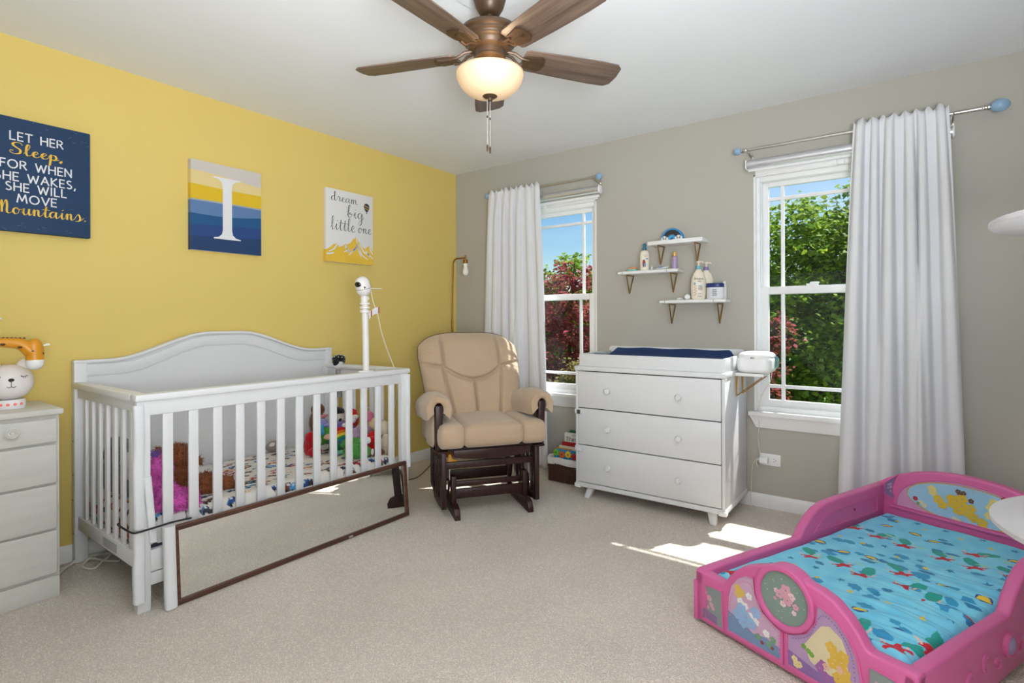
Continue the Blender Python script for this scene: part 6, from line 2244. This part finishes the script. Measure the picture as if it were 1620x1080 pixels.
# round medallion
mc = (.365, .247)
ring_o, ring_i = arc(mc[0], mc[1], .102, 0, 355, 71), arc(mc[0], mc[1], .083, 0, 355, 71)
md = bd(G().band(ring_o, ring_i, -.046, .013, ft, closed=True), 'medallion_ring', M_pink, .005, seg=3)
bd(G().disc(mc, .084, ft, .003, 40), 'medallion_face', pm('medallion_sage', (128, 150, 140)), parent=md, recalc=False, smooth=False)
g1, g2, g3 = G(), G(), G()
for q, rr in (((.372, .275), .018), ((.350, .255), .014), ((.378, .245), .016), ((.392, .262), .012), ((.362, .228), .010), ((.405, .235), .010), ((.338, .262), .008), ((.40, .215), .008), ((.335, .235), .006)):
    blossom(g1 if pr.random() < .6 else g2, q, rr, ft, .0042 + pr.uniform(0, .0006), pr.uniform(0, 2))
for k in range(26):
    a, rr = pr.uniform(0, 6.28), pr.uniform(.02, .07)
    g3.disc((mc[0] + rr * math.cos(a), mc[1] + rr * math.sin(a)), pr.uniform(.0008, .002), ft, .0040, 6)
bd(g1, 'flower_print', pm('blossom_pink', (216, 160, 176)), parent=md, recalc=False, smooth=False)
bd(g2, 'flower_print', pm('blossom_pale', (232, 200, 204)), parent=md, recalc=False, smooth=False)
bd(g3, 'sparkle_print', pm('sparkle', (222, 220, 190)), parent=md, recalc=False, smooth=False)
# corner strip at the left end of the footboard
bd(G().box(-.004, .012, -.006, .040, .010, .158), 'corner_cap', M_pink, .004)
# side rails with raised guards towards the head
pf = [(0, .012), (0, .200), (.02, .204), (.30, .204), (.600, .200), (.615, .212), (.640, .243), (.688, .280), (.74, .306), (.80, .321), (.90, .326), (1.10, .328), (BL, .332), (BL, .012)]


def side(w0, w1, nm):
    g = G().prism(pf, w0, w1, lambda u, v, w: (w, u, v))
    return bd(g, nm, M_pink, .010, seg=3, ang=50)


side(.0, .042, 'side_rail')
side(BW - .042, BW, 'side_rail')
gp2 = [(.70, .205), (1.235, .205), (1.235, .285), (.95, .284), (.84, .278), (.765, .255)]
for wf, sg in ((.042, 1), (BW - .042, -1)):
    cxg, cyg = 1.0, .245
    bd(G().band(gp2, [(cxg + (a - cxg) * .955, cyg + (b - cyg) * .82) for a, b in gp2], 0, .004, lambda u, v, w: (wf + sg * w, u, v), closed=True), 'guard_moulding', M_pink, .0015)
    bd(G().lathe([(.006, 0), (.006, .0015)], 12, Matrix.Translation((wf + sg * .0008, 1.03, .252)) @ Matrix.Rotation(sg * PI / 2, 4, 'Y')), 'bolt_hole', mat('hole_pink', (150, 20, 80), .6))
# scroll relief and jewel on the right outside
fr_ = lambda u, v, w: (BW + w, u, v)
js = bd(G().lathe([(.040, 0), (.040, .010), (.034, .015), (.028, .013), (.026, .010)], 28, Matrix.Translation((BW - .001, .575, .118)) @ Matrix.Rotation(PI / 2, 4, 'Y')), 'jewel_ring', M_pink)
bd(G().lathe([(.028, .008), (.027, .013), (.015, .018), (.002, .019)], 10, Matrix.Translation((BW, .575, .118)) @ Matrix.Rotation(PI / 2, 4, 'Y')), 'jewel', pm('jewel_lilac', (170, 150, 190)), parent=js)
for (u, v, sc, fl) in ((.30, .085, 1.0, 1), (.41, .100, 1.25, 1), (.22, .060, .8, -1), (.50, .075, .9, -1), (.67, .085, 1.1, -1), (.14, .08, .9, 1), (.76, .10, 1.0, 1)):
    for rr in (.030, .022):
        sp_ = []
        for k in range(22):
            a = k / 21 * 4.4
            q = rr * sc * (1 - .16 * a)
            sp_.append((BW + .001, u + fl * q * math.cos(a + .5), v + q * math.sin(a + .5) * 1.1))
        tail = [(BW + .001, u + fl * (rr * sc * .8), v - .02 * sc), (BW + .001, u - fl * .01, v - .055 * sc)]
        bd(G().tube(sp_, [.0045] * 20 + [.003, .002], 6, flat=(1, 1)), 'scroll_relief', M_pink)
# headboard
ht = [(0, .330), (.02, .338), (.05, .362), (.10, .390), (.16, .414), (.23, .433), (.30, .442), (.371, .445)]
ht = ht + [(BW - a, b) for a, b in ht[::-1][1:]]
fh = lambda u, v, w: (u, BL + .055 - w, v)      # w towards the foot end
bd(G().prism([(0, .012), (BW, .012)] + ht[::-1], 0, .055, fh), 'headboard', M_pink, .010, seg=3, ang=50)
dome = [(.10, .245)] + [(.371 + .271 * math.cos(math.radians(a)), .262 + .150 * math.sin(math.radians(a))) for a in range(176, 3, -8)] + [(.642, .245)]
cx, cy = .371, .315
dp = bd(G().poly(dome, fh, .0562), 'panel', pm('panel_pink_light', (214, 150, 190)), recalc=False, smooth=False)
bd(G().band(rim(dome, 1.06, cx, cy), dome, .050, .0600, fh, closed=True), 'panel_rim', M_pink, .002)
oc = (.371, .318)
ov = lambda a, b, n=48: [(oc[0] + a * math.cos(2 * PI * i / n), oc[1] + b * math.sin(2 * PI * i / n)) for i in range(n)]
bd(G().poly(ov(.226, .082), fh, .0568), 'panel_print', pm('print_sky', (160, 198, 222)), parent=dp, recalc=False, smooth=False)
bd(beads(ov(.228, .084, 160) + [ov(.228, .084, 160)[0]], fh, .0574, .0034, .006), 'gold_border', pm('print_gold2', (218, 176, 84)), parent=dp, recalc=False, smooth=False)
for c, n_f, rr in (((226, 184, 52), [(.34, .335), (.36, .315), (.325, .312), (.345, .290), (.375, .290), (.36, .345), (.32, .335), (.39, .31), (.40, .275), (.43, .262), (.27, .318), (.285, .30)], .019), ((112, 74, 54), [(.345, .375), (.365, .372), (.352, .362), (.392, .345)], .010),
                   ((236, 214, 130), [(.46, .335), (.485, .32), (.455, .30), (.49, .345), (.475, .30), (.505, .31), (.47, .36), (.25, .345), (.245, .36)], .016), ((196, 40, 52), [(.505, .383), (.522, .376), (.178, .298)], .010), ((222, 214, 170), [(.20, .285), (.215, .275), (.33, .248), (.345, .243), (.44, .24), (.455, .238), (.54, .25)], .010), ((120, 150, 90), [(.19, .278), (.51, .25), (.56, .268)], .007)):
    g = G()
    for q in n_f:
        blossom(g, q, rr, fh, .0576 + .00003 * rr * 1000, pr.uniform(0, 2))
    bd(g, 'flower_print', pm('fp_%d_%d_%d' % c, c), parent=dp, recalc=False, smooth=False)
for s in (-1, 1):
    u0 = lambda a: .371 + s * (a - .371)
    tri = [(u0(.042), .300), (u0(.048), .338), (u0(.100), .385), (u0(.088), .355), (u0(.080), .330), (u0(.080), .300), (u0(.090), .270), (u0(.055), .280)]
    tp = bd(G().poly(tri, fh, .0562), 'panel', pm('panel_violet', (140, 112, 156)), recalc=False, smooth=False)
    tcx = sum(p[0] for p in tri) / len(tri)
    tcy = sum(p[1] for p in tri) / len(tri)
    bd(G().band(rim(tri, 1.14, tcx, tcy), tri, .050, .0595, fh, closed=True), 'panel_rim', M_pink, .001)
    g = G()
    for k in range(6):
        blossom(g, (tcx + s * pr.uniform(-.012, .005), tcy + pr.uniform(-.02, .02)), pr.uniform(.003, .006), fh, .0568, pr.uniform(0, 2))
    bd(g, 'flower_print', pm('blossom_lilac', (186, 166, 196)), parent=tp, recalc=False, smooth=False)
bd(G().box(.07, BW - .07, BL - .010, BL + .002, .226, .240), 'headboard_lip', M_pink, .004)
bd(G().box(.042, BW - .042, .045, BL, .06, .08), 'base_board', M_pink, smooth=False)

# mattress with sea-print sheet -----------------------------------------
bmroot = thing('toddler_mattress', (2.591, -1.501, .08), math.atan2(-.398, .918), 'toddler mattress in turquoise sea-print fitted sheet', 'mattress')
uu = np.linspace(.044, BW - .044, 300)
vv = np.linspace(.047, BL - .002, 560)
U, V = np.meshgrid(uu, vv, indexing='ij')
e = np.minimum(np.minimum(U - uu[0], uu[-1] - U), np.minimum(V - vv[0], vv[-1] - V))
Z = .196 - .036 * np.clip(1 - e / .035, 0, 1) ** 2
rr_ = np.random.RandomState(3)
# sagging folds gathered towards the near right edge
wgt = np.clip((U - .30) / .40, 0, 1) ** 1.3 * np.clip(1.15 - np.abs(V - .42) / .55, 0, 1)
ph = 14 * (V - .22 * U) / .16
Z += wgt * (.012 * np.sin(ph * .75 + 2.2 * np.sin(U * 7)) + .006 * np.sin(ph * 1.7 + U * 14 + 2 * np.sin(V * 9)) + .0022 * np.sin(ph * 3.6 + 3 * np.sin(U * 11)))
Z += .0025 * np.sin(U * 11 + V * 7) + .0012 * np.sin(U * 37 - V * 29)
Z += .008 * np.clip((V - .9) / .4, 0, 1) - .012 * np.exp(-((U - .70) / .06) ** 2) * np.clip(1 - np.abs(V - .5) / .5, 0, 1)
base1, base2 = L3((132, 214, 238)), L3((94, 192, 230))
nz = .5 + .5 * np.sin(U * 25 + 3 * np.sin(V * 17)) * np.sin(V * 21 + 2 * np.sin(U * 31))
Cc = base1 + (base2 - base1) * (nz * .55)[..., None]
r = random.Random(33)
motifs = []
cells = []
for iu in range(6):
    for iv in range(9):
        cells.append((.085 + iu * .112 + (.05 if iv % 2 else 0) + r.uniform(-.02, .02), .09 + iv * .142 + r.uniform(-.025, .025)))
col = {k: L3(c) for k, c in dict(red=(196, 34, 52), teal=(34, 158, 146), dblue=(40, 128, 176), yel=(232, 200, 64), navy=(36, 76, 140), pale=(150, 212, 196), skin=(238, 190, 170), mblue=(52, 150, 196)).items()}
# soft plant blotches first
for k in range(70):
    o = (r.uniform(.06, .69), r.uniform(.07, 1.27))
    sc_ = r.uniform(.012, .024)
    pts = [((.7 + .5 * r.random()) * math.cos(2 * PI * i / 16), (.45 + .4 * r.random()) * math.sin(2 * PI * i / 16)) for i in range(16)]
    paint_poly(Cc, U, V, rot(pts, r.uniform(-.4, .4), sc_ * 1.2, o), r.choice([col['dblue'], col['mblue'], col['mblue']]))
for i, o in enumerate(cells):
    k = i % 3
    a = r.uniform(0, 6.28)
    if k == 0 or k == 1 and r.random() < .35:
        # coral sprig in red with a teal frond above it
        fl = r.choice([-1, 1])
        frond = [(0, .2), (fl * .5, .5), (fl * .9, 1.1), (fl * 1.0, 1.8), (fl * .6, 2.2), (fl * .2, 1.9), (-fl * .3, 1.3), (-fl * .4, .7)]
        paint_poly(Cc, U, V, rot(frond, a * .25 - .8, .038, o), col['teal'])
        paint_poly(Cc, U, V, rot([(fl * 1.2, 1.9), (fl * 2.2, 2.2), (fl * 3.0, 2.0), (fl * 2.2, 1.6)], a * .25 - .8, .034, o), col['pale'])
        coral = []
        for q in range(20):
            t = 2 * PI * q / 20
            rad = 1.15 if q % 4 < 2 else .62
            coral.append((rad * 1.25 * math.cos(t), rad * .62 * math.sin(t) - .25))
        paint_poly(Cc, U, V, rot(coral, a * .15, .029, o), col['red'])
        for dx in (-.9, .9):
            paint_poly(Cc, U, V, rot([(dx - .1, 0), (dx + .1, 0), (dx * 1.5 + .1, .9), (dx * 1.5 - .08, .9)], a * .15, .029, o), col['skin'])
    elif k == 1:
        # yellow scallop shell with a navy edge
        paint_poly(Cc, U, V, rot(ellp(1.15, .75, 16), a * .1, .021, o), col['navy'])
        paint_poly(Cc, U, V, rot([(.95 * math.cos(PI * q / 10), .85 * math.sin(PI * q / 10) - .35) for q in range(11)], a * .1, .0215, o), col['yel'])
    else:
        # five-armed starfish
        st = []
        for q in range(10):
            t = 2 * PI * q / 10 + a
            rad = 1.1 if q % 2 == 0 else .45
            st.append((rad * math.cos(t), rad * math.sin(t)))
        paint_poly(Cc, U, V, rot(st, 0, .016, (o[0] + .03, o[1] + .02)), col['dblue'])
        paint_poly(Cc, U, V, rot(st, .3, .013, (o[0] - .03, o[1] - .03)), col['yel'])
M_seash = attr_mat('sea_print_cotton', .8, bump=.05, bscale=700, sheen=.1)
sh = print_grid('sheet', M_seash, np.stack([U, V, Z], -1), Cc, bmroot, world=False)
sh.location = (0, 0, -.08)
G().box(.050, BW - .050, .055, BL - .012, 0, .080).make('core', M_lin, bmroot, bevel=.01, local=True)

# ================================================================== two-tier round stand at the right edge
ct = thing('cat_tower', (3.72, -1.955, 0), 0, 'two-tier round white platform stand at the right edge', 'cat tower')
M_plush = mat('cream_plush', (184, 180, 181), .95, var=.04, vscale=14, bump=.35, bscale=260, sheen=.4)
M_sisal = mat('sisal_rope', (196, 170, 130), .95, var=.15, vscale=6, stretch=(1, 1, 60), bump=.6, bscale=60)
cxx, cyy = 3.72, -1.955
for z in (.696, 1.352):
    G().lathe([(.10, 0), (.314, .0005), (.319, .004), (.319, .013), (.314, .016), (.10, .0165)], 64, Matrix.Translation((cxx, cyy, z))).make('platform', M_plush, ct, ang=50)
G().lathe([(.23, 0), (.24, .005), (.24, .03), (.23, .035)], 48, Matrix.Translation((cxx, cyy, 0))).make('base', M_plush, ct)
for z0_, z1_ in ((.035, .696), (.712, 1.352)):
    G().lathe([(.042, z0_), (.042, z1_)], 24, Matrix.Translation((cxx + .05, cyy, 0))).make('post', M_sisal, ct)

# flat prints made of many tiny marks are joined as one part each
STUFF = ('flower_print', 'pearl_print', 'gold_border', 'sparkle_print', 'oat_print', 'lettering', 'dots', 'spots', 'mane', 'snow_lines', 'face_print', 'button', 'bolt_holes', 'label_picture', 'hair_tuft', 'stakes', 'weave', 'branches', 'slot')
for o in bpy.data.objects:
    if o.parent is not None and o.name.split('.')[0] in STUFF:
        o['kind'] = 'stuff'
